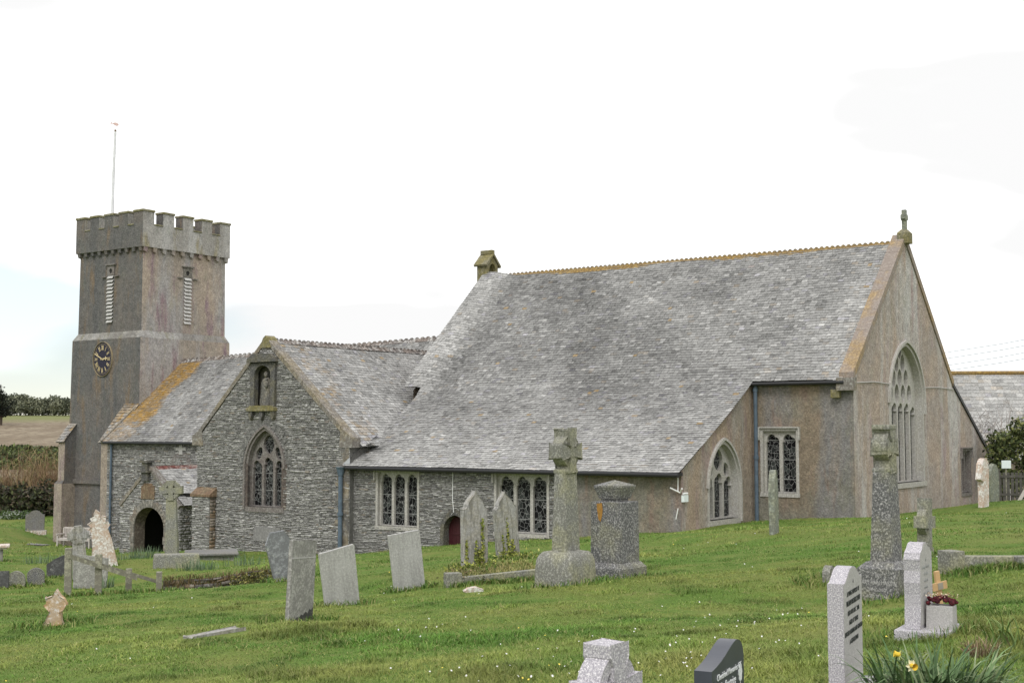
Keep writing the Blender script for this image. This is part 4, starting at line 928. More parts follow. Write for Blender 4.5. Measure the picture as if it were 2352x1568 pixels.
# sloping set-off between the stages
lo = [(37.05, 8.3), (42.95, 8.3), (42.95, 14.7), (37.05, 14.7)]; hi = [(37.28, 8.53), (42.74, 8.53), (42.74, 14.52), (37.28, 14.52)]
mb.add([W(*p, 5.05) for p in lo] + [W(*p, 5.45) for p in hi], [(0, 1, 5, 4), (1, 2, 6, 5), (2, 3, 7, 6), (3, 0, 4, 7)], 2)
tower = mb.build('tower', ['towergrey', 'towertan', 'cement'])
# moulding low on the south face
mb = CB(); mb.fbox(W, 38.2, 42.9, 8.08, 8.25, -2.95, -2.72); mb.build('string_course', 'towergrey', tower)
# parapet with merlons
mb = CB(); A0, A1, B0, B1 = 37.1, 42.9, 8.35, 14.68; th_ = .60; zb, zc, zt_ = 10.02, 11.24, 11.95
ring_o = [(A0, B0), (A1, B0), (A1, B1), (A0, B1)]; ring_i = [(A0 + th_, B0 + th_), (A1 - th_, B0 + th_), (A1 - th_, B1 - th_), (A0 + th_, B1 - th_)]
for (p, q_, r_, s_, m_) in [(0, 1, 1, 0, 0), (1, 2, 2, 1, 2), (2, 3, 3, 2, 2), (3, 0, 0, 3, 1)]:
    o0, o1 = ring_o[p], ring_o[q_]; i1, i0 = ring_i[r_], ring_i[s_]
    mb.add([W(*o0, zb), W(*o1, zb), W(*o1, zc), W(*o0, zc), W(*i0, zb), W(*i1, zb), W(*i1, zc), W(*i0, zc)], [(0, 1, 2, 3)], m_)
    k = mb.n - 8; mb.f += [(k + 3, k + 2, k + 6, k + 7), (k + 7, k + 6, k + 5, k + 4), (k + 4, k + 5, k + 1, k)]; mb.mi += [2, 2, 2]
def merlon(a0, a1, b0, b1):
    v = [W(a0, b0, zc), W(a1, b0, zc), W(a1, b1, zc), W(a0, b1, zc), W(a0, b0, zt_), W(a1, b0, zt_), W(a1, b1, zt_), W(a0, b1, zt_)]
    k = mb.n; mb.add(v, [(0, 1, 5, 4)], 0); mb.f += [(k + 3, k, k + 4, k + 7), (k + 1, k + 2, k + 6, k + 5), (k + 2, k + 3, k + 7, k + 6), (k + 4, k + 5, k + 6, k + 7)]; mb.mi += [1, 2, 2, 2]
    capl.append((a0 - .05, a1 + .05, b0 - .05, b1 + .05, zt_, zt_ + .13))
capl = []; N_ = 5; mw = .77
for i in range(N_):
    p = A0 + i * (A1 - A0 - mw) / (N_ - 1); r_ = B0 + i * (B1 - B0 - mw) / (N_ - 1)
    if 0 < i < N_ - 1:
        merlon(p, p + mw, B0, B0 + th_); merlon(p, p + mw, B1 - th_, B1); merlon(A0, A0 + th_, r_, r_ + mw); merlon(A1 - th_, A1, r_, r_ + mw)
    if i < N_ - 1:
        ga, gb = (A1 - A0 - mw) / 4 - mw, (B1 - B0 - mw) / 4 - mw
        capl.append((p + mw, p + mw + ga, B0 - .05, B0 + th_, zc, zc + .08)); capl.append((A0 - .05, A0 + th_, r_ + mw, r_ + mw + gb, zc, zc + .08))
        capl.append((p + mw, p + mw + ga, B1 - th_, B1 + .05, zc, zc + .08)); capl.append((A1 - th_, A1 + .05, r_ + mw, r_ + mw + gb, zc, zc + .08))
for a_ in (A0, A1 - mw):
    for b_ in (B0, B1 - mw): merlon(a_, a_ + mw, b_, b_ + mw)
par = mb.build('parapet', ['towergrey', 'parapet', 'cement']); MT['cap'] = m_stone('mossy_cap', (0.29, 0.26, 0.12), (0.22, 0.20, 0.10), (0.36, 0.34, 0.24), 6, (0.36, 0.34, 0.31), .45, 1.4, coord='pos')
for x in capl: CB().fbox(W, *x).build('coping_stone', 'cap', par, bevel=.045)
mb = CB(); mb.add([W(A0 + .3, B0 + .3, 10.9), W(A1 - .3, B0 + .3, 10.9), W(A1 - .3, B1 - .3, 10.9), W(A0 + .3, B1 - .3, 10.9)], [(0, 1, 2, 3)]); mb.build('tower_roof', 'lead', tower)
mb = CB()
for i in range(10):
    p = A0 + .12 + i * (A1 - A0 - .48) / 9; r_ = B0 + .12 + i * (B1 - B0 - .48) / 9
    for (x0, x1, y0, y1) in ((p, p + .26, B0 + .02, B0 + .3), (A0 + .02, A0 + .3, r_, r_ + .26)):
        v = [W(x0, y0, zb + .02), W(x1, y0, zb + .02), W(x1, y1, zb + .02), W(x0, y1, zb + .02)]; mid = [(x0 + x1) / 2, (y0 + y1) / 2]
        lo_ = [W(x0 + (mid[0] - x0) * .3, y0 + (mid[1] - y0) * .3, zb - .22), W(x1 - (x1 - mid[0]) * .3, y0 + (mid[1] - y0) * .3, zb - .22), W(x1 - (x1 - mid[0]) * .3, y1, zb - .30), W(x0 + (mid[0] - x0) * .3, y1, zb - .30)]
        CB().add(lo_ + v, BOXF).build('corbel', 'towergrey' if x0 > A0 + .05 else 'towertan', par)
# belfry slits: surround, louvres
for fn, c_, mm in ((Smap(8.55), 39.95, 'dressgrey'), (Emap(37.3), 11.68, 'dress')):
    q = sm(fn); mb = CB()
    mb.prism(rect(c_ - .30, c_ + .30, 8.62, 9.18), .01, .06, [[(c_ + .13 * math.cos(2 * math.pi * i / 10), 8.86 + .14 * math.sin(2 * math.pi * i / 10)) for i in range(10)]], q)
    mb.fbox(q, c_ - .42, c_ + .42, .02, .14, 9.18, 9.25); mb.fbox(q, c_ - .72, c_ - .36, .02, .12, 8.52, 8.58); mb.fbox(q, c_ + .36, c_ + .72, .02, .12, 8.52, 8.58)
    lo_ = mb.build('belfry_slit', m_stone('slit_stone', (.25, .23, .2), (.16, .15, .13), (.33, .31, .27), 6, None, coord='pos') if mm == 'dress' else 'dressgrey')
    mb = CB(); mb.fbox(q, c_ - .22, c_ + .22, .005, .012, 5.9, 8.62); mb.fbox(q, c_ - .14, c_ + .14, .006, .02, 8.7, 9.0); mb.build('opening', 'dark', lo_)
    mb = CB()
    for k in range(13):
        z_ = 5.98 + k * .205
        mb.add([q(c_ - .23, .01, z_ + .17), q(c_ + .23, .01, z_ + .17), q(c_ + .25, .13, z_ + .03), q(c_ - .25, .13, z_ + .03), q(c_ - .23, .01, z_ + .13), q(c_ + .23, .01, z_ + .13), q(c_ + .25, .13, z_ - .01), q(c_ - .25, .13, z_ - .01)], [(0, 1, 2, 3), (3, 2, 6, 7), (0, 3, 7, 4), (1, 5, 6, 2), (4, 7, 6, 5)])
    mb.build('louvres', 'louvre', lo_)
# clock
fck = Smap(8.3); q = lambda x, y, z: fck(40.16 + (x - 40.16) * .86, z, y); kx, kz, kr = 40.16, 3.94, .93
circ = lambda r, n=40: [(kx + r * math.cos(2 * math.pi * i / n), kz + r * math.sin(2 * math.pi * i / n)) for i in range(n)]
mb = CB(); mb.prism(circ(kr - .03), -.02, .07, (), q); ck = mb.build('clock', 'clockface')
mb = CB(); mb.prism(circ(kr + .03), -.02, .10, [circ(kr + .012)], q); mb.build('rim', m_plain('dull_gold_rim', (.33, .27, .17), .5), ck)
ROM = ['XII', 'I', 'II', 'III', 'IV', 'V', 'VI', 'VII', 'VIII', 'IX', 'X', 'XI']
def stroke(mb, x0, z0, x1, z1, w, y0, y1):
    d = np.array([x1 - x0, z1 - z0]); d = d / np.linalg.norm(d); n_ = np.array([-d[1], d[0]]) * w / 2
    mb.prism([(x0 + n_[0], z0 + n_[1]), (x0 - n_[0], z0 - n_[1]), (x1 - n_[0], z1 - n_[1]), (x1 + n_[0], z1 + n_[1])], y0, y1, (), q)
mb = CB(); wch = {'I': .062, 'V': .105, 'X': .105}
def pol(h, off, r):     # clockwise seen from outside: a decreases to the right
    an = 2 * math.pi * h / 12; rx = r * math.sin(an) + off * math.cos(an); rz = r * math.cos(an) - off * math.sin(an); return kx - rx, kz + rz
for h, s_ in enumerate(ROM):
    tot = sum(wch[c] for c in s_); o = -tot / 2
    for c in s_:
        m = o + wch[c] / 2; e = wch[c] * .36; r0, r1 = .50, .76
        if c == 'I': stroke(mb, *pol(h, m, r0), *pol(h, m, r1), .030, .06, .085)
        elif c == 'V': stroke(mb, *pol(h, m, r0), *pol(h, m - e, r1), .026, .06, .085); stroke(mb, *pol(h, m, r0), *pol(h, m + e, r1), .018, .06, .086)
        else: stroke(mb, *pol(h, m - e, r0), *pol(h, m + e, r1), .026, .06, .085); stroke(mb, *pol(h, m + e, r0), *pol(h, m - e, r1), .018, .06, .086)
        o += wch[c]
for k in range(60): stroke(mb, *pol(k / 5, 0, .815), *pol(k / 5, 0, .845), .018, .06, .082)
mb.build('numerals', 'gold', ck)
for nm, h, r_, w_ in (('minute_hand', 9.75, .82, .06), ('hour_hand', 2.83, .52, .07)):
    mb = CB(); stroke(mb, *pol(h, 0, -.14), *pol(h, 0, r_), w_, .09, .11)
    if nm == 'hour_hand': stroke(mb, *pol(h, -.11, r_ * .70), *pol(h, .11, r_ * .70), .06, .092, .112)
    mb.build(nm, 'gold', ck)
# tower buttresses with slated tops
def tbutt(a0, a1, b0, zf, zbk, b1=8.3, step=None, slate=True):
    mb = CB()
    v = [W(a0, b0, -7.5), W(a1, b0, -7.5), W(a1, b0, zf), W(a0, b0, zf), W(a0, b1, -7.5), W(a1, b1, -7.5), W(a1, b1, zbk), W(a0, b1, zbk)]
    mb.add(v, [(0, 1, 2, 3)], 1); k = mb.n - 8; mb.f += [(k, k + 3, k + 7, k + 4), (k + 1, k + 5, k + 6, k + 2), (k + 3, k + 2, k + 6, k + 7)]; mb.mi += [0, 0, 0]
    if step:
        z_, e = step; mb.fbox(W, a0 - .04, a1 + e * .6, b0 - e, b1, -7.5, z_, 1)
        mb.add([W(a0 - .04, b0 - e, z_), W(a1 + e * .6, b0 - e, z_), W(a1, b0, z_ + .18), W(a0, b0, z_ + .18)], [(0, 1, 2, 3)], 0)
    o = mb.build('tower_buttress', ['towergrey', 'towertan'])
    p0 = W(a0 - .06, b0 - .12, zf - .08); top = W(a0 - .06, b1, zbk + .06); P = planeP(p0, eL, unit(top - p0)); T = np.linalg.norm(top - p0)
    v, f = roofsheet(P, T, 0, a1 - a0 + .14, 3, 2, .005); cm('slated_top', v, f, 'slate', o, cols=np.full((len(v), 3), .12))
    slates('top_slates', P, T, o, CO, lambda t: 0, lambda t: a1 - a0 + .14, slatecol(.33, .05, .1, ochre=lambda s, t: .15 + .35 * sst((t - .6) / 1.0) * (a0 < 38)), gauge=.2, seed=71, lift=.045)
tbutt(37.05, 38.14, 6.72, -.58, 1.40); tbutt(42.36, 42.92, 7.52, -.58, .36, step=(-2.95, .16))

# ------------------------------------------------------------------ graves and churchyard furniture
def put(o, p, theta, tilt=(0, 0), sink=0.03):
    o.location = G(p, sink); o.rotation_euler = (R(tilt[0]), R(tilt[1]), R(theta)); return o
def stone(key, name, label, cat, outline, thick, mat, theta, tilt=(0, 0), bevel=0.012, group=None, sink=0.03, y0=None):
    h = thick / 2; v, f = prism(outline, (), -h if y0 is None else y0, h)
    o = mk(name, v, f, mat, None, bevel=bevel); tag(o, label, cat, group); return put(o, B[key], theta, tilt, sink)
def group_thing(key, name, label, cat, theta, tilt=(0, 0), group=None, sink=0.03):
    return put(thing(name, label, cat, group=group), B[key], theta, tilt, sink)
def text(body, size, mat, parent, loc, rot=(90, 0, 0), name='inscription', shear=0.0, align='CENTER', width=1.0):
    c = bpy.data.curves.new(name, 'FONT'); c.body = body; c.size = size; c.align_x = align; c.extrude = 0.0008; c.shear = shear; c.resolution_u = 2
    t = bpy.data.objects.new(name, c); COL.objects.link(t)
    me = bpy.data.meshes.new_from_object(t.evaluated_get(bpy.context.evaluated_depsgraph_get())); bpy.data.objects.remove(t)
    me.materials.clear(); me.materials.append(MT[mat]); o = bpy.data.objects.new(name, me); COL.objects.link(o); o.parent = parent
    o.location = loc; o.rotation_euler = [R(a) for a in rot]; o.scale = (width, 1, 1); return o
def chaikin(p, n=2):
    for _ in range(n):
        q = [p[0]]
        for a, b in zip(p[:-1], p[1:]): q += [(a[0] * .75 + b[0] * .25, a[1] * .75 + b[1] * .25), (a[0] * .25 + b[0] * .75, a[1] * .25 + b[1] * .75)]
        p = q + [p[-1]]
    return p
def roundtop(w, h, sh, n=10, z0=-0.2):
    """headstone outline with a segmental top: half width, crown height, shoulder height"""
    r = h - sh; Rr = (w * w + r * r) / (2 * r); a = math.asin(min(1, w / Rr)); p = [(-w, z0), (w, z0)]
    for i in range(n + 1): t = a - 2 * a * i / n; p.append((Rr * math.sin(t), h - Rr + Rr * math.cos(t)))
    return p
def ringed(r_out, r_in, zc, n=28):
    return [(r_out * math.cos(2 * math.pi * i / n), zc + r_out * math.sin(2 * math.pi * i / n)) for i in range(n)], [(r_in * math.cos(2 * math.pi * i / n), zc + r_in * math.sin(2 * math.pi * i / n)) for i in range(n)]
def crossarms(a, w, zc, top, bot, flare=1.25):
    """cross outline: arm half-span a, half-width w, flared ends"""
    e = w * flare
    return [(-w, bot), (w, bot), (w * .85, zc - w), (a, zc - e), (a, zc + e), (w * .85, zc + w * .9), (e, top), (-e, top), (-w * .85, zc + w * .9), (-a, zc + e), (-a, zc - e), (-w * .85, zc - w)]

# the big wheel-head cross on a rough base, right of the ivy stones
t = group_thing('ringcross', 'celtic_cross', 'tall lichened granite wheel-head cross on a rounded boulder-like base, beside the square pedestal', 'cross', 55)
mb = MB(); vv = []; ff = []; kk = 44
for i, (r_, z_) in enumerate(((1.03, -.2), (1.02, .1), (1.0, .30), (.965, .40), (.89, .475), (.78, .52), (.4, .545), (0.01, .545))):
    for j in range(kk):
        an = 2 * math.pi * j / kk; ca, sa = math.cos(an), math.sin(an); x = abs(ca) ** .24 * (1 if ca > 0 else -1); y = abs(sa) ** .24 * (1 if sa > 0 else -1); ns = 1 + .07 * (fbm(x * 1.3 + 4, y * 1.3 + z_ * 3, 3, 1.5) - .5)
        vv.append((.40 * x * r_ * ns, .335 * y * r_ * ns, z_ + (.03 * (fbm(x, y, 8, 2.) - .5) if i > 2 else 0)))
for i in range(7):
    for j in range(kk): ff.append((i * kk + j, i * kk + (j + 1) % kk, (i + 1) * kk + (j + 1) % kk, (i + 1) * kk + j))
mb.add(vv, ff); mb.build('base', 'granite', t, smooth=True)
mb = MB(); mb.box(-.20, .20, -.135, .135, .5, 1.74, .035); mb.build('shaft', 'granite', t, bevel=.015)
mb = MB(); mb.prism(crossarms(.255, .085, 2.05, 2.385, 1.74, 1.28), -.122, .122); mb.box(-.17, .17, -.125, .125, 1.71, 1.78); mb.build('wheel_head', 'granite', t, bevel=.025)
mb = MB(); ro, ri = ringed(.245, .135, 2.05); mb.prism(ro, -.095, .095, [ri]); mb.build('ring', 'granite', t, bevel=.03)
# square pedestal monument
t = group_thing('pedestal', 'pedestal_monument', 'square granite pedestal tomb with a flared cap and an orange lichen patch', 'monument', 55)
MB().box(-.385, .385, -.37, .37, -.2, .25, .0).box(-.385, .385, -.37, .37, .25, .33, .07).build('plinth', 'granitegrey', t, bevel=.012)
MB().box(-.30, .30, -.285, .285, .32, 1.30, .008).build('block', 'granitegrey', t, bevel=.012)
v = []
mb = MB(); mb.box(-.165, .165, -.155, .155, 1.29, 1.345)
h0, h1 = [(-.19, -.18), (.19, -.18), (.19, .18), (-.19, .18)], [(-.255, -.245), (.255, -.245), (.255, .245), (-.255, .245)]
mb.add([(x, y, 1.346) for x, y in h0] + [(x, y, 1.53) for x, y in h1] + [(x, y, 1.56) for x, y in h1] + [(0, 0, 1.645)], [(0, 1, 5, 4), (1, 2, 6, 5), (2, 3, 7, 6), (3, 0, 4, 7), (4, 5, 9, 8), (5, 6, 10, 9), (6, 7, 11, 10), (7, 4, 8, 11), (8, 9, 12), (9, 10, 12), (10, 11, 12), (11, 8, 12), (3, 2, 1, 0)])
mb.build('flared_cap', 'granitegrey', t)
mb = MB(); mb.prism([(x, z) for x, z in [(-.05, 1.12), (-.02, 1.02), (.02, 1.06), (.045, 1.22), (.05, 1.31), (-.045, 1.325), (-.06, 1.22)]], -.001, .004, (), lambda x, y, z: (-.2985 - y, x + .11, z - .04)); mb.build('lichen_patch', m_plain('orange_lichen', (.34, .18, .045), .95, .3, 20), t)
# tall cross on an inscribed base at the right
t = group_thing('tallcross', 'celtic_cross', 'tallest grey granite cross at the right, seen nearly edge on, with a lettered square base', 'cross', 55)
b_ = MB().box(-.36, .36, -.27, .27, -.25, .38, .0).box(-.36, .36, -.27, .27, .38, .46, .09).build('base', 'granitegrey', t, bevel=.012)
MB().box(-.215, .215, -.145, .145, .44, 1.62, .04).build('shaft', 'granitegrey', t, bevel=.012)
mb = MB(); mb.prism(crossarms(.18, .09, 1.93, 2.17, 1.60, 1.15), -.11, .11); mb.box(-.18, .18, -.115, .115, 1.60, 1.66); mb.box(-.15, .15, -.12, .12, 2.15, 2.22); mb.build('wheel_head', 'granite', t, bevel=.02)
mb = MB(); ro, ri = ringed(.195, .09, 1.93); mb.prism(ro, -.088, .088, [ri]); mb.build('ring', 'granite', t, bevel=.015)
for i, (s_, sz) in enumerate((('IN', .07), ('MARY ANN MARTIN', .07), ('WHO DIED', .055), ('AGED 77 YEARS', .055))):
    text(s_, sz, 'letterpale', b_, (-.364, 0, .27 - i * .085), (90, 0, -90), width=.78)
# slim pointed headstone by the chancel
stone('slim', 'headstone', 'slim pale pointed headstone standing alone before the chancel window', 'headstone', [(-.19, -.2), (.19, -.2), (.20, 1.05), (.15, 1.3), (.06, 1.50), (0, 1.55), (-.06, 1.50), (-.15, 1.3), (-.20, 1.05)], .13, 'greenstone', 66, (0, -1))
# slate slabs in the middle
sone = stone('slabone', 'headstone', 'tall rectangular slate headstone with a diagonal crack line, blackened at its foot', 'headstone', [(-.30, -.25), (.30, -.25), (.305, 1.06), (-.30, 1.10)], .055, 'slatestone2', 69, (2, 1.5), .004)
mb = MB(); mb.prism([(-.30, .865), (.305, .845), (.305, .857), (-.30, .877)], -.001, .003, (), lambda x, y, z: (x, -.0285 - y, z)); mb.build('pale_crack', 'letterpale', sone)
mb = MB(); mb.prism([(-.295, -.1), (.295, -.1), (.298, .20), (.25, .17), (.21, .185), (.16, .14), (.11, .16), (.05, .12), (.0, .135), (-.05, .10), (-.10, .115), (-.15, .08), (-.20, .09), (-.25, .055), (-.295, .06)], -.001, .0025, (), lambda x, y, z: (x, -.0285 - y, z)); mb.build('damp_stain', m_stone('damp_slate', (.11, .108, .10), (.07, .07, .065), (.18, .175, .16), 12), sone)
stone('slabtwo', 'headstone', 'pale square slate headstone leaning left, between the cracked slab and the aisle window slab', 'headstone', [(-.27, -.25), (.28, -.25), (.30, .92), (-.28, .90)], .06, 'slatestone', 33, (5, -10), .004)
stone('slabthree', 'headstone', 'streaked pale slate headstone below the left aisle window, leaning left', 'headstone', [(-.29, -.25), (.29, -.25), (.30, 1.02), (-.30, 1.03)], .06, 'slatestone', 31, (3, -8.5), .004)
stone('slabblue', 'headstone', 'blue-grey blotched headstone with an angled top leaning behind a slate slab', 'headstone', [(-.24, -.25), (.23, -.25), (.28, .72), (.14, 1.02), (-.14, 1.05), (-.28, .84)], .07, 'bluestone', 28, (4, -14), .006)
# two ivy-clad marble headstones
def ogee(w, h, sh):
    p = [(-w, -.25), (w, -.25), (w, sh), (w * .98, sh + .05), (w * .84, sh + .075), (w * .74, sh + .10), (w * .72, sh + .135)]
    for i in range(9): tt_ = i / 8; p.append((w * (.66 - .66 * tt_ + .05 * math.sin(tt_ * 6.28)), sh + .16 + (h - sh - .16) * (tt_ ** 1.15)))
    return p + [(-x, z) for x, z in p[::-1][1:-2]]
stone('ivyone', 'headstone', 'streaked ogee-topped marble headstone with ivy climbing it, left of the pair inside the kerb', 'headstone', ogee(.275, 1.50, 1.10), .12, 'marble', 40, (0, -1))
stone('ivytwo', 'headstone', 'leaning ogee-topped marble headstone with ivy and lichen, right of the pair inside the kerb', 'headstone', ogee(.26, 1.44, 1.05), .11, 'marble', 37, (3, -8))
LEAFPAL = [(0.16, 0.20, 0.035), (0.09, 0.14, 0.025), (0.26, 0.29, 0.07), (0.06, 0.09, 0.02)]
def leafmesh(name, pts, size, pal, mat='leaf', parent=None, seed=1, flat=None, sub=None):
    """one small leaf (bent quad) per point"""
    g = np.random.default_rng(seed); P = np.asarray(pts, float); n = len(P)
    d1 = g.normal(size=(n, 3)); d1 /= np.linalg.norm(d1, axis=1)[:, None]; d2 = g.normal(size=(n, 3)); d2 = np.cross(d1, d2); d2 /= np.linalg.norm(d2, axis=1)[:, None]
    s = size * g.uniform(.6, 1.4, (n, 1)); V = np.stack([P - d1 * s, P + d2 * s * .5, P + d1 * s, P - d2 * s * .5], 1).reshape(-1, 3)
    F = np.arange(n * 4).reshape(n, 4); pal = np.array(pal); c = pal[g.integers(0, len(pal), n)] * g.uniform(.75, 1.25, (n, 1))
    return mk(name, V, F, mat, parent, cols=np.repeat(c, 4, 0), sub=sub)
g = np.random.default_rng(3)
def ivy(key, label, theta, runs, seed):
    """ivy runners up the face of a stone and a mat at its foot"""
    pts = []; g = np.random.default_rng(seed); th = R(theta); ux = np.array([math.cos(th), math.sin(th), 0]); uy = np.array([math.sin(th), -math.cos(th), 0])
    p0 = np.array(G(B[key], 0))
    for (x, h, wd, lean) in runs:
        m = int(h * 260 * wd / .08)
        for _ in range(m):
            z = h * g.random() ** 1.2; k = 1 - .6 * z / h
            pts.append(p0 + ux * (x + lean * z + g.normal(0, wd * .5 * k)) + uy * (.075 + .03 * g.random()) + np.array([0, 0, z]))
    for _ in range(420): pts.append(p0 + ux * g.normal(0, .35) + uy * (.08 + abs(g.normal(0, .12))) + np.array([0, 0, abs(g.normal(0, .07))]))
    o = leafmesh('ivy', pts, .030, [(0.32, 0.34, 0.07), (0.22, 0.26, 0.05), (0.42, 0.42, 0.13), (0.12, 0.15, 0.03)], seed=seed, sub=p0)
    o.location = tuple(p0); tag(o, label, 'ivy', 'ivy on the paired headstones')
ivy('ivyone', 'ivy climbing in three strands on the left marble headstone of the pair', 40, [(.13, .92, .06, 0), (-.03, .55, .05, 0), (-.26, .55, .05, 0), (.06, .35, .10, 0)], 5)
ivy('ivytwo', 'ivy climbing the leaning marble headstone right of the pair', 37, [(-.02, .85, .06, -.12), (-.16, .5, .05, -.12), (.08, .4, .08, -.1)], 6)
# grave kerb round the pair
def kerbset(name, label, pts, w, h, mat, loc, blocks=(), zz=None):
    t = thing(name, label, 'grave kerb', loc)
    for p, q_ in pts:
        p = np.array([p[0], p[1]]); q_ = np.array([q_[0], q_[1]]); d = (q_ - p) / np.linalg.norm(q_ - p); n_ = np.array([-d[1], d[0]]) * w / 2
        za, zb_ = (float(gz(*p)[0]), float(gz(*q_)[0])) if zz is None else zz; v = []
        for (c, z_) in ((p, za), (q_, zb_)):
            for s_ in (-1, 1):
                for hh in (-.2, h): v.append((c[0] + s_ * n_[0] - loc[0], c[1] + s_ * n_[1] - loc[1], z_ + hh - loc[2]))
        mk('kerb_length', v, [(0, 1, 3, 2), (4, 6, 7, 5), (0, 4, 5, 1), (2, 3, 7, 6), (1, 5, 7, 3), (0, 2, 6, 4)], mat, t, bevel=.012)
    for (p, sx, sy, hh, th) in blocks:
        z_ = float(gz(p[0], p[1])[0]) if zz is None else zz[0]; mb = MB(); mb.box(-sx, sx, -sy, sy, -.2, hh); o = mb.build('corner_block', mat, t, bevel=.015); o.location = (p[0] - loc[0], p[1] - loc[1], z_ - loc[2]); o.rotation_euler = (0, 0, R(th))
    return t
ka, kb_, kc = at(1040, 1332, 22.6), at(1238, 1322, 23.4), at(1215, 1290, 26.6)
kerbset('grave_kerb', 'low overgrown stone kerb in front of the two ivy headstones', [(ka, kb_)], .14, .15, 'granite', G(B['kerbivy']), [(ka, .14, .1, .24, 20)])
mt = at(1078, 1318, 23.0); pts = []; g = np.random.default_rng(21)
for _ in range(700):
    x, y = mt[0] + g.normal(0, .22), mt[1] + g.normal(0, .18); pts.append((x, y, float(gz(x, y)[0]) + abs(g.normal(0, .12))))
o = leafmesh('ivy', pts, .026, [(.13, .14, .05), (.20, .20, .07), (.09, .10, .035), (.20, .15, .08)], seed=22, sub=mt); o.location = tuple(mt); tag(o, 'dull ivy mat spilling over the left corner of the low grave kerb', 'ivy')
# small half buried stones
stone('smallwhite', 'stone_fragment', 'small pale broken stone lying in the grass below the kerb', 'stone', [(-.15, -.05), (.15, -.05), (.14, .05), (.03, .075), (-.10, .055), (-.16, .01)], .2, 'lichenstone', 10, (0, 4), .02, sink=0)
stone('lump', 'footstone', 'small rounded granite footstone half sunk left of the speckled headstone', 'footstone', roundtop(.14, .24, .14), .10, 'granite', 58, (0, -4), .03)
stone('flat', 'ledger_stone', 'narrow flat stone sunk in the lawn at the lower left', 'stone', [(-.40, -.1), (.41, -.1), (.41, .032), (-.38, .02)], .17, 'marble', 55, (0, 0), .015, sink=0)
# small ring cross and right-hand kerb
t = group_thing('smallcross', 'celtic_cross', 'short weathered granite cross just behind the rock-edged white headstone', 'cross', 55, (0, 3))
mb = MB(); mb.prism(crossarms(.27, .10, .58, .98, -.2, 1.0), -.10, .10); ro, ri = ringed(.23, .14, .58); mb.prism(ro, -.07, .07, [ri]); mb.box(-.13, .13, -.11, .11, -.2, .16); mb.build('cross', 'granite', t, bevel=.015)
k1, k2 = at(2185, 1298, 17.5), at(2440, 1298, 17.9)
kerbset('grave_kerb', 'long granite grave kerb with a square corner block at the right edge', [(k1, k2)], .2, .13, 'granite', G(B['kerb']), [(k1, .12, .13, .20, 25), (at(2365, 1310, 17.6), .2, .07, .12, 8)], (k1[2], k2[2]))
# lichen-covered stones behind the chancel corner
t = group_thing('leana', 'cross_stone', 'pink-white weathered headstone with a side shoulder, against the far gable corner', 'headstone', 50, (0, 2))
mb = MB(); mb.prism([(-.15, -.3), (.24, -.3), (.26, 1.2), (.22, 1.55), (.1, 1.66), (-.1, 1.62), (-.28, 1.45), (-.38, .95), (-.18, .88)], -.09, .09); mb.build('stone', 'lichenstone', t, bevel=.02)
stone('leanb', 'headstone', 'green-grey round-topped headstone leaning beside the pink-white stone at the gable corner', 'headstone', roundtop(.40, 1.42, 1.05), .12, 'greenstone', 50, (3, -9), .02)
# white rock-edged headstone with flower box
t = group_thing('white', 'headstone', 'white granite headstone with rock-cut edges, its lettered face turned right', 'headstone', 60, group=None)
g = np.random.default_rng(8)
ol = [(-.235, .10)] + [(.235, .10)] + [(.235 - .004 * i, .10 + .61 * i / 6 ) for i in range(1, 7)] + [(.18, .745), (.10, .76), (.02, .795), (-.07, .79), (-.13, .75), (-.20, .72)] + [(-.225 + g.uniform(-.012, .012), .67 - .095 * i) for i in range(6)]
mb = MB(); mb.prism(ol, -.06, .06); hs = mb.build('stone', 'newgranite', t, bevel=.006)
mb = MB(); mb.prism([(x * .93, .13 + (z - .10) * .95) for x, z in ol], 0, .003, (), lambda x, y, z: (x, -.0605 - y, z)); mb.build('honed_face', 'facegranite', hs)
mb = MB(); mb.box(-.33, .33, -.30, .14, -.15, .10, .008); mb.build('plinth', 'newgranite', t, bevel=.006)
for i, s_ in enumerate(('In', 'Loving Memory', 'of a dear', 'wife and', 'mother', '1938 - 2009', 'At Rest')): text(s_, .046, 'lettergrey', hs, (0, -.065, .64 - i * .056), width=.95)
B['box'] = B['white'] + np.array([.20, -.23, 0])
def near(key, dx, dy, th): th = R(th); p = B[key]; return np.array([p[0] + dx * math.cos(th) - dy * math.sin(th), p[1] + dx * math.sin(th) + dy * math.cos(th), p[2]])
pb = near('white', -.03, -.185, 60)
t = thing('flower_box', 'small grey granite flower box on the plinth of the white headstone', 'flower box', (pb[0], pb[1], G(B['white'])[2] + .10), R(60))
mb = MB(); mb.box(-.085, .085, -.115, .105, .001, .21, .004); mb.build('box', 'facegranite', t, bevel=.006)
t2 = thing('flower_arrangement', 'dark red dried flowers filling the granite flower box', 'flowers', (pb[0], pb[1], G(B['white'])[2] + .31), R(60)); g = np.random.default_rng(4)
mb = MB(); 
for k in range(46):
    x, y = g.uniform(-.085, .085), g.uniform(-.115, .105); z = .010 + .05 * max(0, 1 - (abs(x) / .11) ** 2 - (abs(y) / .16) ** 2) + g.uniform(-.012, .012); r_ = g.uniform(.013, .024); vv = []; ff = []
    for i in range(5):
        ph = math.pi * i / 4
        for j in range(7): rr_ = r_ * (1 + .25 * g.random()); vv.append((x + rr_ * math.sin(ph) * math.cos(j * .9), y + rr_ * math.sin(ph) * math.sin(j * .9), z + rr_ * .8 * math.cos(ph)))
    for i in range(4):
        for j in range(7): ff.append((i * 7 + j, i * 7 + (j + 1) % 7, (i + 1) * 7 + (j + 1) % 7, (i + 1) * 7 + j))
    mb.add(vv, ff)
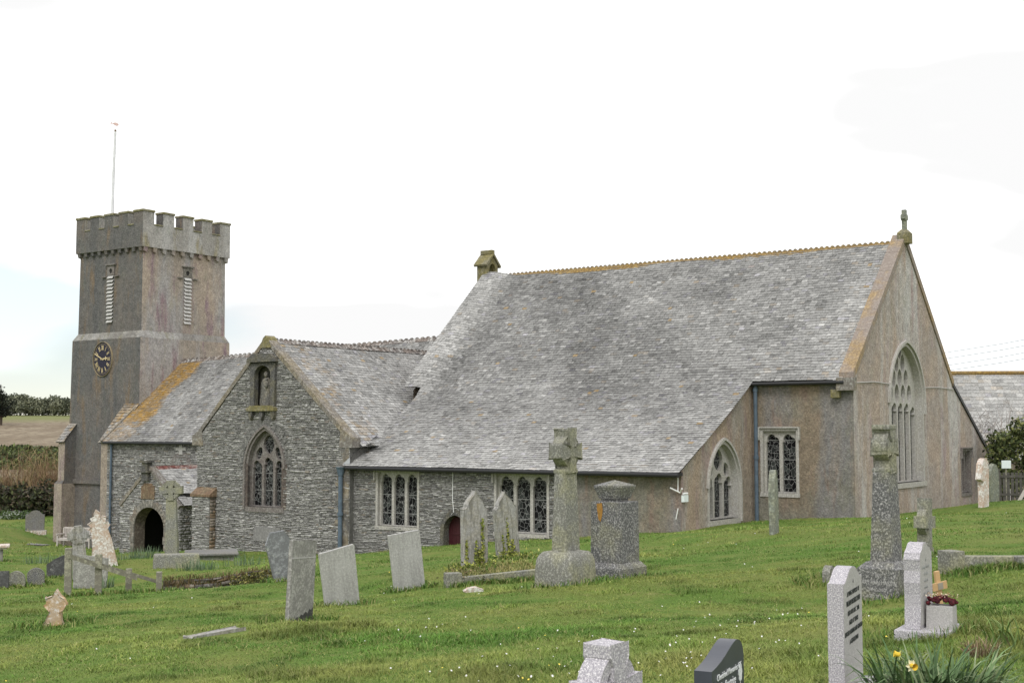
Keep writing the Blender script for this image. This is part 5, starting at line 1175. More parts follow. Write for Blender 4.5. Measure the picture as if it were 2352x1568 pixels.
mb.build('red_blooms', m_stone('crimson_petal', (0.13, 0.012, 0.020), (0.05, 0.008, 0.012), (0.22, 0.03, 0.045), 40), t2)
leafmesh('dried_sprigs', [(g.normal(0, .05), g.normal(0, .07), .075 + g.uniform(-.01, .03)) for _ in range(110)], .009, [(.55, .42, .30), (.40, .22, .12), (.62, .52, .40)], 'petal', t2, 9)
pw = at(2165, 1378, 11.6)
t = thing('grave_marker', 'small varnished wooden cross leaning behind the flower box', 'wooden cross', (pw[0], pw[1], float(gz(pw[0], pw[1])[0])), R(28), tilt=(0, R(-8)))
mb = MB(); mb.box(-.026, .026, -.012, .012, -.2, .49); mb.build('upright', 'pine', t, bevel=.002)
mb = MB(); mb.box(-.085, .085, -.026, -.0125, .325, .395); mb.build('crossbar', 'pine', t, bevel=.002)
mb = MB(); mb.box(-.03, .03, -.032, -.0265, .332, .388); mb.build('name_plate', m_plain('tarnished_plate', (.30, .27, .22), .5), t) 
# speckled granite headstone in the foreground
t = group_thing('granite', 'headstone', 'speckled granite headstone with black lettering and a curved top, foreground right', 'headstone', 65, sink=0)
ol = [(-.30, .10), (.30, .10), (.30, .745)] + chaikin([(.30, .752), (.25, .754), (.19, .778), (.11, .820), (.0, .835), (-.11, .820), (-.19, .778), (-.25, .754), (-.30, .752)])
mb = MB(); mb.prism(ol, -.047, .047); hs = mb.build('stone', 'newgranite', t, bevel=.003)
mb = MB(); mb.prism([(x * .985, z - .006) for x, z in ol], 0, .002, (), lambda x, y, z: (x, -.0475 - y, z)); mb.build('honed_face', 'facegranite', hs)
mb = MB(); mb.box(-.42, .42, -.28, .10, -.2, .10); mb.build('plinth', 'newgranite', t, bevel=.006)
for i, (s_, sz) in enumerate((('+', .05), ('LOVING MEMORY OF', .042), ('WILLIAM FREDERICK SMITH', .046), ('DIED 8TH DEC. 2006', .042), ('AGED 77 YEARS', .042), ('DEVOTED HUSBAND AND GRANDAD', .042), ('A GENTLEMAN', .042))):
    text(s_, sz, 'letterblack', hs, (0, -.0515, .725 - i * .058), width=(.80 if len(s_) > 20 else 1.0))
# dark slate headstone, cropped by the lower edge
t = thing('headstone', 'dark polished slate headstone with white script lettering at the lower edge', 'headstone', (B['dark'][0], B['dark'][1], float(gz(B['dark'][0], B['dark'][1])[0])), R(65))
zg = t.location[2]; zt = lambda z: z - zg
mb = MB(); mb.prism([(-.235, zt(-1.75)), (.235, zt(-1.75)), (.236, zt(-.96))] + chaikin([(.236, zt(-.94)), (.222, zt(-.905)), (.195, zt(-.880)), (.155, zt(-.866)), (.11, zt(-.864)), (.06, zt(-.873)), (0, zt(-.890)), (-.08, zt(-.913)), (-.16, zt(-.928)), (-.235, zt(-.937))]), -.036, .036); hs = mb.build('stone', 'blackslate', t, bevel=.003)
text('Cherished Memories Of', .036, 'letterwhite', hs, (0.0, -.0385, zt(-.985)), shear=.3, width=1.0)
text('Ellie Beatrice', .052, 'letterwhite', hs, (-.03, -.0385, zt(-1.035)), shear=.3, width=.95)
mb = MB()
for k in range(6): an = k * math.pi / 3; mb.prism([(.175 + .016 * math.cos(an) + .014 * math.cos(i * .9), zt(-1.005) + .022 * math.sin(an) + .017 * math.sin(i * .9)) for i in range(7)], .0, .0015 + .0002 * k, (), lambda x, y, z: (x, -.0365 - y, z))
mb.prism([(.173, zt(-1.12)), (.178, zt(-1.12)), (.178, zt(-1.02)), (.173, zt(-1.02))], 0, .0012, (), lambda x, y, z: (x, -.0365 - y, z)); mb.build('flower_motif', 'letterwhite', hs)
# granite ring cross, cropped by the lower edge
t = thing('celtic_cross', 'new pale speckled granite ring cross in the immediate foreground', 'cross', (B['cross'][0], B['cross'][1], float(gz(B['cross'][0], B['cross'][1])[0])), R(55))
zg = t.location[2]; top = -.812 - zg; zc = top - .178
arm = [(-.17, zc - .05), (-.17, zc + .05), (-.05, zc + .042), (-.048, zc + .095), (-.066, top - .048), (-.066, top), (.066, top), (.066, top - .048), (.048, zc + .095), (.05, zc + .042), (.17, zc + .05), (.17, zc - .05), (.05, zc - .042), (.09, -.1), (-.09, -.1), (-.05, zc - .042)]
mb = MB(); mb.prism(arm, -.06, .06); cr = mb.build('cross', 'newgranite', t, bevel=.004)
ro, ri = ringed(.140, .090, zc, 40); mb = MB(); mb.prism(ro, -.05, .05, [ri]); mb.build('ring', 'newgranite', t, bevel=.004)
mb = MB(); mb.box(-.28, .28, -.2, .2, -.2, .10); mb.build('base', 'newgranite', t, bevel=.008)

# left side of the churchyard
stone('gold', 'stone_fragment', 'small broken cross stump crusted with orange lichen on the left lawn', 'stone cross', [(-.22, -.1), (.19, -.1), (.10, .10), (.07, .22), (.11, .25), (.15, .33), (.11, .40), (.05, .43), (0, .50), (-.05, .43), (-.13, .40), (-.10, .34), (-.14, .29), (-.07, .22), (-.12, .09)], .12, 'goldlichen', 12, (0, 3), .02)
stone('lichen', 'headstone', 'ragged pale pink lichen-crusted headstone tapering upward in front of the bench', 'headstone', [(-.37, -.2), (.48, -.2), (.40, .35), (.30, .85), (.20, 1.18), (.26, 1.28), (.20, 1.36), (.13, 1.36), (.15, 1.52), (.05, 1.55), (-.01, 1.48), (-.03, 1.66), (-.13, 1.74), (-.19, 1.64), (-.17, 1.55), (-.29, 1.50), (-.27, 1.42), (-.38, 1.34), (-.30, 1.24), (-.37, 1.18), (-.26, 1.08), (-.28, .5)], .15, 'lichenstone', 20, (0, -3), .03)
t = group_thing('celtic', 'celtic_cross', 'slender mossy wheel-head cross standing before the porch', 'cross', 0, (0, -1.5))
mb = MB(); mb.box(-.22, .22, -.14, .14, -.3, 1.92, .06); mb.build('shaft', 'granite', t, bevel=.02)
mb = MB(); ro, ri = ringed(.30, .17, 2.2, 24); mb.prism(ro, -.10, .10, [ri]); mb.prism(crossarms(.36, .09, 2.2, 2.50, 1.88, 1.35), -.12, .12); mb.build('wheel_head', 'granite', t, bevel=.015)
t = group_thing('chest', 'chest_tomb', 'low chest tomb with a broad flat slate lid before the transept', 'tomb', 14)
mb = MB(); mb.box(-.72, .72, -.70, .70, -.3, .34); mb.build('chest', 'marble', t, bevel=.01)
mb = MB(); mb.box(-.80, .80, -.78, .78, .34, .395); mb.box(-.86, .86, -.85, .85, .396, .45); mb.build('lid', 'ashstone', t, bevel=.006)
t = group_thing('coffin', 'chest_tomb', 'rounded rough granite tomb block in front of the slender cross', 'tomb', 14)
mb = MB(); mb.box(-.70, .70, -.28, .28, -.3, .52, .03); mb.build('block', 'granite', t, bevel=.05)
stone('darkround', 'headstone', 'dark shouldered headstone with white lichen spots left of the handrail post', 'headstone', [(-.28, -.2), (.30, -.2), (.30, .60), (.20, .62), (.05, .58), (-.08, .52), (-.20, .44), (-.28, .40)], .09, 'darkstone', 20, (0, -2), .012)
stone('roundone', 'headstone', 'low round-topped mossy granite stone, left of the two at the left edge', 'headstone', roundtop(.23, .38, .18), .14, 'granite', 15, (0, 0), .04)
stone('roundtwo', 'headstone', 'small grey round-shouldered granite stone beside the mossy one at the left', 'headstone', roundtop(.215, .44, .30), .16, 'granitegrey', 20, (0, 0), .04)
stone('edge', 'headstone', 'plain dark square headstone cut by the left edge of the view', 'headstone', [(-.3, -.2), (.15, -.2), (.15, .43), (-.3, .43)], .08, 'darkstone', 10, (0, 0), .008)
t = group_thing('tablet', 'table_tomb', 'pale table tomb with an overhanging slab at the left edge', 'tomb', 20)
mb = MB(); mb.box(-.62, .28, -.4, .4, .52, .60); mb.box(-.55, .20, -.33, .33, .46, .52); mb.build('slab', 'lichenstone', t, bevel=.015)
mb = MB(); mb.box(-.45, .06, -.25, .25, -.2, .46); mb.build('pedestal', 'marble', t, bevel=.01)
t = group_thing('westone', 'headstone', 'grey round-topped shouldered headstone on a pale plinth by the dark hedge', 'headstone', 15)
mb = MB(); mb.prism([(-.5, .1), (.5, .1), (.5, 1.0), (.40, 1.0), (.33, 1.06), (.22, 1.17), (.08, 1.22), (-.08, 1.22), (-.22, 1.17), (-.33, 1.06), (-.40, 1.0), (-.5, 1.0)], -.08, .08); mb.build('stone', 'ashstone', t, bevel=.01)
mb = MB(); mb.box(-.62, .62, -.2, .2, -.15, .10); mb.build('plinth', 'lichenstone', t, bevel=.01)
stone('slatefence', 'headstone', 'mottled grey slate slab standing right behind the handrail posts', 'headstone', [(-.36, -.2), (.46, -.2), (.46, .80), (-.36, .90)], .06, 'slatestone2', 12, (2, 2), .006)
t = group_thing('disc', 'celtic_cross', 'short grey disc-headed cross behind the first handrail post', 'cross', 30, (0, -4))
mb = MB(); mb.box(-.2, .2, -.09, .09, -.2, 1.05, .04); mb.build('shaft', 'marble', t, bevel=.012)
ro, ri = ringed(.24, .11, 1.2, 20); mb = MB(); mb.prism(ro, -.07, .07, [ri]); mb.prism(crossarms(.27, .07, 1.2, 1.46, 1.0, 1.4), -.09, .09); mb.build('disc_head', 'marble', t, bevel=.01)
# handrail down the sunken steps
p0 = G(B['post0']); t = thing('handrail', 'weathered wooden handrail with four stepped posts beside the sunken path', 'handrail', p0)
tops = []
for k, (yt, hw) in enumerate(((1258, .066), (1272, .066), (1305, .060), (1312, .058))):
    p = B['post%d' % k]; zt_ = at([155, 225, 295, 365][k], yt, p[1])[2]; z0_ = float(gz(p[0], p[1])[0]); mb = MB(); mb.box(-hw, hw, -hw, hw, -.25, zt_ - z0_); o = mb.build('post', 'wood', t, bevel=.008)
    o.location = (p[0] - p0[0], p[1] - p0[1], z0_ - p0[2]); o.rotation_euler = (0, 0, R(12)); tops.append(np.array([p[0], p[1], zt_]))
def plank(pts, w, h, name):
    mb = MB(); P = [np.array(p) - np.array(p0) for p in pts]
    for a_, b_ in zip(P[:-1], P[1:]):
        d = b_ - a_; n_ = np.array([-d[1], d[0], 0]); n_ = n_ / np.linalg.norm(n_) * w / 2; v = []
        for c_ in (a_, b_):
            for s_ in (-1, 1):
                for e in (-h / 2, h / 2): v.append(c_ + s_ * n_ + np.array([0, 0, e]))
        mb.add(v, [(0, 1, 3, 2), (4, 6, 7, 5), (0, 4, 5, 1), (2, 3, 7, 6), (1, 5, 7, 3), (0, 2, 6, 4)])
    return mb.build(name, 'wood', t)
plank([at(153, 1274, 26.15), at(358, 1334, 27.5)], .04, .075, 'rail'); plank([at(157, 1277, 25.92), at(314, 1328, 26.75)], .04, .075, 'rail')
# bench under the tower
t = thing('park_bench', 'silver-grey slatted wooden bench against the foot of the tower', 'bench', G(B['bench'], 0), R(-18))
L_ = .95
for x in (-L_, L_):
    for y in (-.28, .24): MB().box(x - .035, x + .035, y - .035, y + .035, -.05, .62 if y < 0 else .95).build('leg', 'bench', t)
    MB().box(x - .045, x + .045, -.36, .26, .62, .67).build('armrest', 'bench', t)
mb = MB()
for k in range(5): mb.box(-L_, L_, -.28 + k * .105, -.20 + k * .105, .42, .45)
mb.box(-L_, L_, -.29, -.26, .33, .415); mb.build('seat', 'bench', t)
mb = MB(); mb.box(-L_, L_, .25, .28, .90, .98); mb.box(-L_, L_, .25, .28, .50, .56)
for k in range(22): x = -L_ + .05 + k * .0855; mb.box(x, x + .05, .255, .275, .56, .90)
mb.build('backrest', 'bench', t)
# flagpole and fish vane on the tower
pp_ = at(258, 495, 75.5); pt_ = at(265, 303, 75.5)
t = thing('flagpole', 'slightly bent white flagpole with a fish weathervane on the tower top', 'flagpole', tuple(W(40.6, 11.2, 10.9)) if False else (pp_[0] - .04, pp_[1], pp_[2] - 1.0)); L0 = np.array(t.location)
mid = (pp_ + pt_) / 2 + np.array([-.02, 0, 0])
mb = MB(); mb.tube([np.zeros(3), pp_ - L0, mid - L0, pt_ - L0], .10, 8, .075); mb.build('pole', m_plain('grey_white_pole', (.68, .68, .70), .5, .12, 4), t)
mb = MB(); mb.tube([pt_ - L0, pt_ - L0 + np.array([0, 0, .12])], .065, 8); mb.build('pole_cap', 'brown', t)
pv = at(263, 285, 75.5) - L0; mb = MB(); mb.tube([pt_ - L0, pv], .012, 5); mb.build('vane_rod', 'letterpale', t)
fish = [(.30, .0), (.22, .09), (.10, .12), (-.02, .08), (-.14, .03), (-.28, .12), (-.24, .03), (-.30, -.06), (-.14, -.01), (0, -.08), (.12, -.12), (.24, -.08)]
mb = MB(); mb.prism(fish, -.02, .02, (), lambda x, y, z: pv + np.array([x * .85, y, z * .85 - .28 * x * .6])); mb.build('weathervane', m_plain('faded_pink_gilt', (.62, .45, .42), .5), t)

# ------------------------------------------------------------------ low bank wall beside the sunken path
pa, pb2 = at(372, 1358, 28.3), at(655, 1327, 28.6); da = (pb2 - pa); La = np.hypot(da[0], da[1]); ua = np.array([da[0], da[1], 0]) / La; na_ = np.array([ua[1], -ua[0], 0])
def fbank(x, z, n):
    x = np.asarray(x, float); z = np.asarray(z, float); n = np.asarray(n, float) - z * .35 + .10 * (fbm(x, z * 2, 8, 1.4) - .5)
    p = pa + x[..., None] * ua + n[..., None] * na_; zz = gz(p[..., 0], p[..., 1]); p = p.copy(); p[..., 2] = zz + z; return p
t = thing('low_stone_wall', 'low tumbled stone bank with dead brown grass beside the sunken path', 'low wall', G(pa)); TL = np.array(t.location)
mb = MB(); v, f = sheet(lambda x, z, n: fbank(x, z, n - .02), [[(i * La / 12, -.2) for i in range(13)] + [(La - i * La / 12, .26) for i in range(13)]]); mk('bank', v, f, 'mortar', t, sub=TL)
rubble('bank_stones', fbank, [[(0, -.1), (La, -.1), (La, .18), (La * .7, .27), (La * .4, .27), (0, .18)]], t, TL, rows=(.05, .10), width=(.10, .30), pal=np.array([(.07, .065, .055), (.12, .11, .10), (.18, .16, .14), (.15, .11, .07), (.22, .20, .17), (.13, .09, .05), (.10, .08, .05)]), depth=(.01, .09), seed=81)
g = np.random.default_rng(12)
def blades(name, base_pts, h, w, pal, mat='leaf', parent=None, lean=.4, seed=1, sub=None, fat=False, droop=0.5, dirs=None):
    """grass-like blades: 5 vertices each, bending over"""
    g = np.random.default_rng(seed); P = np.asarray(base_pts, float); n = len(P); h = np.broadcast_to(np.asarray(h, float), (n,)) * g.uniform(.6, 1.3, n); w = np.broadcast_to(np.asarray(w, float), (n,)) * g.uniform(.7, 1.3, n)
    a = g.uniform(0, 2 * math.pi, n) if dirs is None else dirs; d = np.stack([np.cos(a), np.sin(a), np.zeros(n)], 1); b = a + g.uniform(.6, 2.5, n); e = np.stack([np.cos(b), np.sin(b), np.zeros(n)], 1) * (w / 2)[:, None]
    ln = (lean * g.random(n) * h)[:, None]; up = np.zeros((n, 3)); up[:, 2] = 1
    m = P + up * (h * .55)[:, None] + d * ln * .35; tp = P + up * (h * (1 - droop * lean * g.random(n) * .5))[:, None] + d * ln
    V = np.stack([P - e, P + e, m + e * .8, m - e * .8, tp], 1).reshape(-1, 3); k = np.arange(n)[:, None] * 5
    F = np.concatenate([k + np.array([0, 1, 2]), k + np.array([0, 2, 3]), k + np.array([3, 2, 4])]); pal = np.asarray(pal)
    if pal.ndim == 2 and len(pal) != n: c = pal[g.integers(0, len(pal), n)]
    else: c = pal
    c = c * g.uniform(.75, 1.25, (n, 1))
    return mk(name, V, F, mat, parent, cols=np.repeat(c, 5, 0), sub=sub)
pts = []
for _ in range(1500):
    x = g.uniform(0, La); z = g.uniform(.05, .30); p = fbank(np.array([x]), np.array([z]), np.array([.03]))[0]; pts.append(p)
blades('dead_grass', pts, .12, .012, [(.22, .15, .08), (.16, .11, .06), (.28, .21, .11), (.10, .12, .04)], 'leaf', t, 1.2, 4, sub=TL)
pts = [fbank(np.array([g.uniform(La * .55, La * 1.05)]), np.array([g.uniform(0, .25)]), np.array([.08]))[0] for _ in range(900)]
leafmesh('ivy_mat', pts, .03, [(.20, .20, .06), (.12, .13, .04), (.30, .27, .10), (.08, .09, .03)], 'leaf', t, 5, sub=TL)

# ------------------------------------------------------------------ plants
def leafclump(name, label, cat, loc, n, h, spread, w, pal, seed, group=None, droop=1.0, segs=7, flowers=0):
    """strap-leaved clump (daffodils): each leaf a curved ribbon"""
    g = np.random.default_rng(seed); V = []; F = []; C = []; k = 0; pal = np.array(pal)
    for _ in range(n):
        r_ = spread * math.sqrt(g.random()); a = g.uniform(0, 2 * math.pi); bx, by = r_ * math.cos(a) * 1.0, r_ * math.sin(a) * .8
        an = a + g.normal(0, .8); L = h * g.uniform(.65, 1.25); bend = droop * g.uniform(.2, 1.6); c = pal[g.integers(0, len(pal))] * g.uniform(.75, 1.25); tw = an + math.pi / 2 + g.normal(0, .5)
        x = y = z = 0.0; el = R(g.uniform(74, 90)); ww = w * g.uniform(.7, 1.3)
        for i in range(segs + 1):
            q_ = i / segs; e = ww / 2 * (1 - q_ ** 3 * .85); V.append((bx + x + e * math.cos(tw), by + y + e * math.sin(tw), z - .02)); V.append((bx + x - e * math.cos(tw), by + y - e * math.sin(tw), z - .02)); C += [c * (.8 + .4 * q_)] * 2
            st = L / segs; x += st * math.cos(el) * math.cos(an); y += st * math.cos(el) * math.sin(an); z += st * math.sin(el); el -= bend * 1.9 / segs * (0.35 + q_ * 1.3)
        for i in range(segs): F.append((k + 2 * i, k + 2 * i + 1, k + 2 * i + 3, k + 2 * i + 2))
        k += 2 * (segs + 1)
    V = np.array(V); gl = gz(V[:, 0] + loc[0], V[:, 1] + loc[1]) - loc[2]; V[:, 2] = np.maximum(V[:, 2], gl + .004 - .03)
    t = thing(name, label, cat, loc, group=group); mk('leaves', V, np.array(F), 'leaf', t, cols=np.array(C)); return t
DAFF = [(0.06, 0.11, 0.04), (0.09, 0.15, 0.06), (0.13, 0.20, 0.085), (0.05, 0.085, 0.035), (0.20, 0.24, 0.13)]
pd = at(2150, 1560, 7.4); pd = (pd[0], pd[1], float(gz(pd[0], pd[1])[0]))
dc = leafclump('daffodil_clump', 'large clump of arching daffodil leaves with two yellow flowers, foreground right', 'daffodils', pd, 620, .43, .33, .018, DAFF, 5, droop=1.15)
def daffodil(parent, off, face, up, r=.036, pale=(0.80, 0.77, 0.55)):
    th = R(face); fd = np.array([math.cos(th), math.sin(th), up]); fd /= np.linalg.norm(fd); s_ = np.cross(fd, [0, 0, 1]); s_ /= np.linalg.norm(s_); u_ = np.cross(s_, fd); o = np.array(off)
    mb = MB(); mb.tube([np.array([off[0] * .8, off[1] * .8, -.03]), o * np.array([.9, .9, .7]), o - fd * .03 + np.array([0, 0, .012]), o - fd * .01], .004, 5); mb.build('stem', m_plain('stem_green', (.12, .20, .06), .7), parent)
    V = []; F = []
    for k in range(6):
        an = k * math.pi / 3; d = s_ * math.cos(an) + u_ * math.sin(an); p = -s_ * math.sin(an) + u_ * math.cos(an); n0 = len(V); V += [o, o + d * r * .55 + p * r * .36 + fd * .006, o + d * r * 1.05, o + d * r * .55 - p * r * .36 + fd * .006]; F.append((n0, n0 + 1, n0 + 2, n0 + 3))
    fl = mk('flower', V, F, m_plain('pale_petals', pale, .6, .05), parent)
    V = []; F = []
    for i, (rr_, dd_) in enumerate(((.012, 0), (.013, .02), (.019, .034))):
        for j in range(10): an = j * .628; V.append(o + fd * dd_ + (s_ * math.cos(an) + u_ * math.sin(an)) * rr_)
    for i in range(2):
        for j in range(10): F.append((i * 10 + j, i * 10 + (j + 1) % 10, (i + 1) * 10 + (j + 1) % 10, (i + 1) * 10 + j))
    mk('trumpet', V, F, m_plain('yellow_trumpet', (.72, .50, .05), .6, .05), fl)
f1 = at(2093, 1527, 7.05) - np.array(pd); f2 = at(2068, 1503, 7.15) - np.array(pd)
daffodil(dc, f1, -70, -.1); daffodil(dc, f2, 170, .2, .030, (.62, .66, .30))
for i, (x, y, D, n, h, sp, lab) in enumerate([(335, 1272, 47.5, 130, .50, .5, 'blue-green daffodil leaves growing in front of the porch arch'), (290, 1276, 45, 90, .34, .55, 'low daffodil leaves at the left foot of the porch'), (437, 1262, 48, 60, .35, .35, 'daffodil leaves between the porch and the buttress'), (530, 1266, 49.5, 70, .38, .5, 'daffodil leaves at the foot of the transept wall left of the tablet'), (690, 1262, 49, 50, .32, .4, 'daffodil leaves against the transept wall behind the slate slabs'), (455, 1318, 36, 120, .30, .6, 'daffodil leaves in long grass beside the granite tomb block'), (245, 1345, 31, 40, .30, .22, 'daffodil leaves growing behind the handrail'), (105, 1290, 45, 110, .35, .8, 'daffodil leaves in the grass left of the dark headstone'), (560, 1300, 38, 60, .30, .6, 'sparse daffodil leaves behind the low stone bank')]):
    p = at(x, y, D); leafclump('daffodil_clump', lab, 'daffodils', (p[0], p[1], float(gz(p[0], p[1])[0])), n, h, sp, .018, [(.10, .155, .085), (.14, .20, .12), (.07, .11, .06), (.19, .24, .15)], 30 + i, 'daffodil leaves', droop=.35, segs=4)
pdry = at(2252, 1470, 9.6); leafclump('dead_grass_tuft', 'brown dead flower tuft in the grass right of the flower box', 'dead plant', (pdry[0], pdry[1], float(gz(pdry[0], pdry[1])[0])), 160, .16, .12, .006, [(.22, .15, .10), (.15, .09, .06), (.30, .22, .15)], 77, droop=1.0)
pdry = at(2330, 1440, 10.0); leafclump('leafy_tuft', 'broad-leaved green tuft with a pale stalk at the right edge', 'plant', (pdry[0], pdry[1], float(gz(pdry[0], pdry[1])[0])), 60, .30, .22, .016, [(.12, .20, .05), (.18, .25, .08), (.24, .22, .12)], 78, droop=.9)

def tree(name, label, loc, trunk_h, trunk_r, blobs, n, size, pal, seed, group=None, cat='tree', bark='bark', limbs=True, up=0.0):
    """tapered trunk with limbs, crown of many leaf-sized faces; blobs = (dx, dy, dz, rx, ry, rz)"""
    t = thing(name, label, cat, loc, group=group); g = np.random.default_rng(seed)
    mb = MB(); mb.tube([(0, 0, -.3), (trunk_r * .4, 0, trunk_h * .5), (0, trunk_r * .5, trunk_h)], trunk_r, 7, trunk_r * .5)
    if limbs:
        for b in blobs: mb.tube([(0, 0, trunk_h * .6), (b[0] * .5, b[1] * .5, (trunk_h * .7 + b[2]) * .5), (b[0], b[1], b[2])], trunk_r * .4, 5, trunk_r * .1)
    mb.build('trunk', bark, t)
    wts = np.array([b[3] * b[4] * b[5] for b in blobs]) ** .75; wts /= wts.sum(); ci = g.choice(len(blobs), n, p=wts); bb = np.array(blobs)[ci]
    d = g.normal(size=(n, 3)); d /= np.linalg.norm(d, axis=1)[:, None]; r_ = g.random(n) ** .38; P = bb[:, :3] + d * r_[:, None] * bb[:, 3:6] * (1 + .18 * g.normal(size=(n, 1)))
    ns = fbm(P[:, 0] + P[:, 1], P[:, 2], seed, .9 / max(.4, np.mean([b[3] for b in blobs]) * .7)); keep = ns > .30; P = P[keep]; ns = ns[keep]; P = P[P[:, 2] > .05]; ns = ns[:len(P)]
    m = len(P); d1 = g.normal(size=(m, 3)); d1[:, 2] = d1[:, 2] * (1 - up); d1 /= np.linalg.norm(d1, axis=1)[:, None]; d2 = np.cross(d1, g.normal(size=(m, 3))); d2 /= np.linalg.norm(d2, axis=1)[:, None]; s_ = size * g.uniform(.6, 1.5, (m, 1))
    V = np.stack([P - d1 * s_, P + d2 * s_ * .6, P + d1 * s_, P - d2 * s_ * .6], 1).reshape(-1, 3); pal = np.array(pal); c = pal[np.clip((ns[:m] * 1.6 - .3 + g.normal(0, .22, m)) * len(pal), 0, len(pal) - 1).astype(int)] * g.uniform(.8, 1.2, (m, 1))
    mk('crown', V, np.arange(m * 4).reshape(m, 4), 'leaf', t, cols=np.repeat(c, 4, 0)); return t
def gp(x, y, D): p = at(x, y, D); return (p[0], p[1], float(gz(p[0], p[1])[0]))
DARKG = [(.018, .028, .014), (.030, .045, .020), (.050, .070, .028), (.080, .10, .040)]
p = gp(2300, 1150, 56)
tree('evergreen_shrub', 'bushy dark evergreen tree behind the gable corner at the right', p, 1.6, .12, [(-.1, 0, 1.6, .65, .8, 1.0), (.6, .2, 2.6, .8, .8, .7), (-.1, 0, 2.7, .45, .6, .55), (.9, .1, 3.3, .5, .5, .5), (.4, 0, .9, .8, .8, .8), (1.3, .1, 1.7, .6, .7, .7)], 5200, .075, [(.03, .04, .018), (.06, .08, .028), (.11, .13, .045), (.19, .20, .07)], 3)
def twigs(name, label, cat, loc, n, h, spread, pal, seed, group=None, kind=None, wd=.012):
    g = np.random.default_rng(seed); V = []; F = []; C = []; k = 0; pal = np.array(pal)
    for _ in range(n):
        b = np.array([g.uniform(-spread[0], spread[0]), g.uniform(-spread[1], spread[1]), 0]); b[2] = float(gz(b[0] + loc[0], b[1] + loc[1])[0]) - loc[2] - .1
        c = pal[g.integers(0, len(pal))] * g.uniform(.7, 1.3); hh = h * g.uniform(.55, 1.15) * (.45 + 1.0 * float(vnoise(b[0], b[1], 3, .45))); d = np.array([g.normal(0, .16), g.normal(0, .16), 1.0])
        segs = [(b, b + d * hh, wd)]
        for _k in range(5): q0 = b + d * hh * g.uniform(.35, .9); segs.append((q0, q0 + np.array([g.normal(0, .22), g.normal(0, .22), g.uniform(.15, .40)]) * hh * .7, wd * .55))
        for p0_, p1_, w_ in segs:
            e = np.array([w_, 0, 0]) if g.random() < .7 else np.array([w_ * .5, w_ * .8, 0]); V += [p0_ - e, p0_ + e, p1_]; F.append((k, k + 1, k + 2)); C += [c] * 3; k += 3
    o = mk(name, V, np.array(F), 'twig', None, cols=np.array(C)); o.location = loc; tag(o, label, cat, group, kind); return o
p = gp(2232, 1150, 60); twigs('bare_shrub', 'leafless grey twiggy shrub in front of the far slate roof', 'shrub', p, 260, 4.4, (1.5, .8), [(.16, .13, .115), (.11, .09, .08), (.22, .18, .16)], 5, wd=.016)
# hillside: hedge, reeds, brambles, trees on the skyline, dark conifer
def cloud(name, label, cat, blobs, n, size, pal, seed, kind=None, loc=None):
    g = np.random.default_rng(seed); wts = np.array([b[3] * b[4] * b[5] for b in blobs]) ** .8; wts /= wts.sum(); ci = g.choice(len(blobs), n, p=wts); bb = np.array(blobs)[ci]; d = g.normal(size=(n, 3)); d /= np.linalg.norm(d, axis=1)[:, None]
    P = bb[:, :3] + d * (g.random(n) ** .4)[:, None] * bb[:, 3:6]; P[:, 2] = np.maximum(P[:, 2], gz(P[:, 0], P[:, 1]) + .05); loc = np.mean(P, 0) if loc is None else np.array(loc)
    o = leafmesh(name, P, size, pal, 'leaf', None, seed, sub=loc); o.location = tuple(loc); tag(o, label, cat, None, kind); return o
g = np.random.default_rng(31)
bl = []
for k in range(26):
    x = -40 + k * 11.5 + g.normal(0, 3); p = gp(x, 1190, 91 + g.normal(0, 1)); bl.append((p[0], p[1], p[2] + g.uniform(.6, 1.1), g.uniform(1.0, 1.6), 1.2, g.uniform(.4, 1.6)))
cloud('hedge', 'dark overgrown hedge along the far edge of the churchyard at the left', 'hedge', bl, 16000, .14, [(.022, .028, .014), (.04, .046, .020), (.075, .085, .032), (.05, .04, .028), (.08, .062, .040)], 4)
bl = [(gp(x, 1178, 89)[0], 89 + g.normal(0, .5), gp(x, 1178, 89)[2] + .2, .6, .5, .4) for x in np.linspace(-20, 75, 12)]
cloud('cow_parsley', 'ragged white-flecked weeds along the foot of the hedge', 'weeds', bl, 2500, .07, [(.08, .13, .04), (.12, .18, .06), (.35, .38, .33), (.06, .09, .03)], 6, 'stuff')
p = gp(40, 1165, 99)
twigs('willow_scrub', 'brown leafless willow scrub behind the hedge', 'scrub', p, 2200, 3.3, (9.5, 2.5), [(.26, .165, .10), (.19, .12, .075), (.30, .22, .12), (.22, .19, .09), (.14, .09, .06)], 9, None, 'stuff', .03)
bl = []
for k in range(75):
    x = g.uniform(-60, 240); yy = g.uniform(1018, 1058); D = 158 - (yy - 1018) * .75; p = gp(x, yy, D); bl.append((p[0], p[1], p[2] + .05, g.uniform(2.0, 4.5), 4, g.uniform(.25, .65)))
cloud('bramble_scrub', 'green bramble and gorse thicket across the hillside', 'scrub', bl, 24000, .26, [(.045, .065, .020), (.08, .11, .030), (.12, .15, .045), (.065, .075, .03), (.035, .045, .02)], 8, 'stuff')
kinds = [('dense dark crown', 3), ('pale olive crown', 1)]
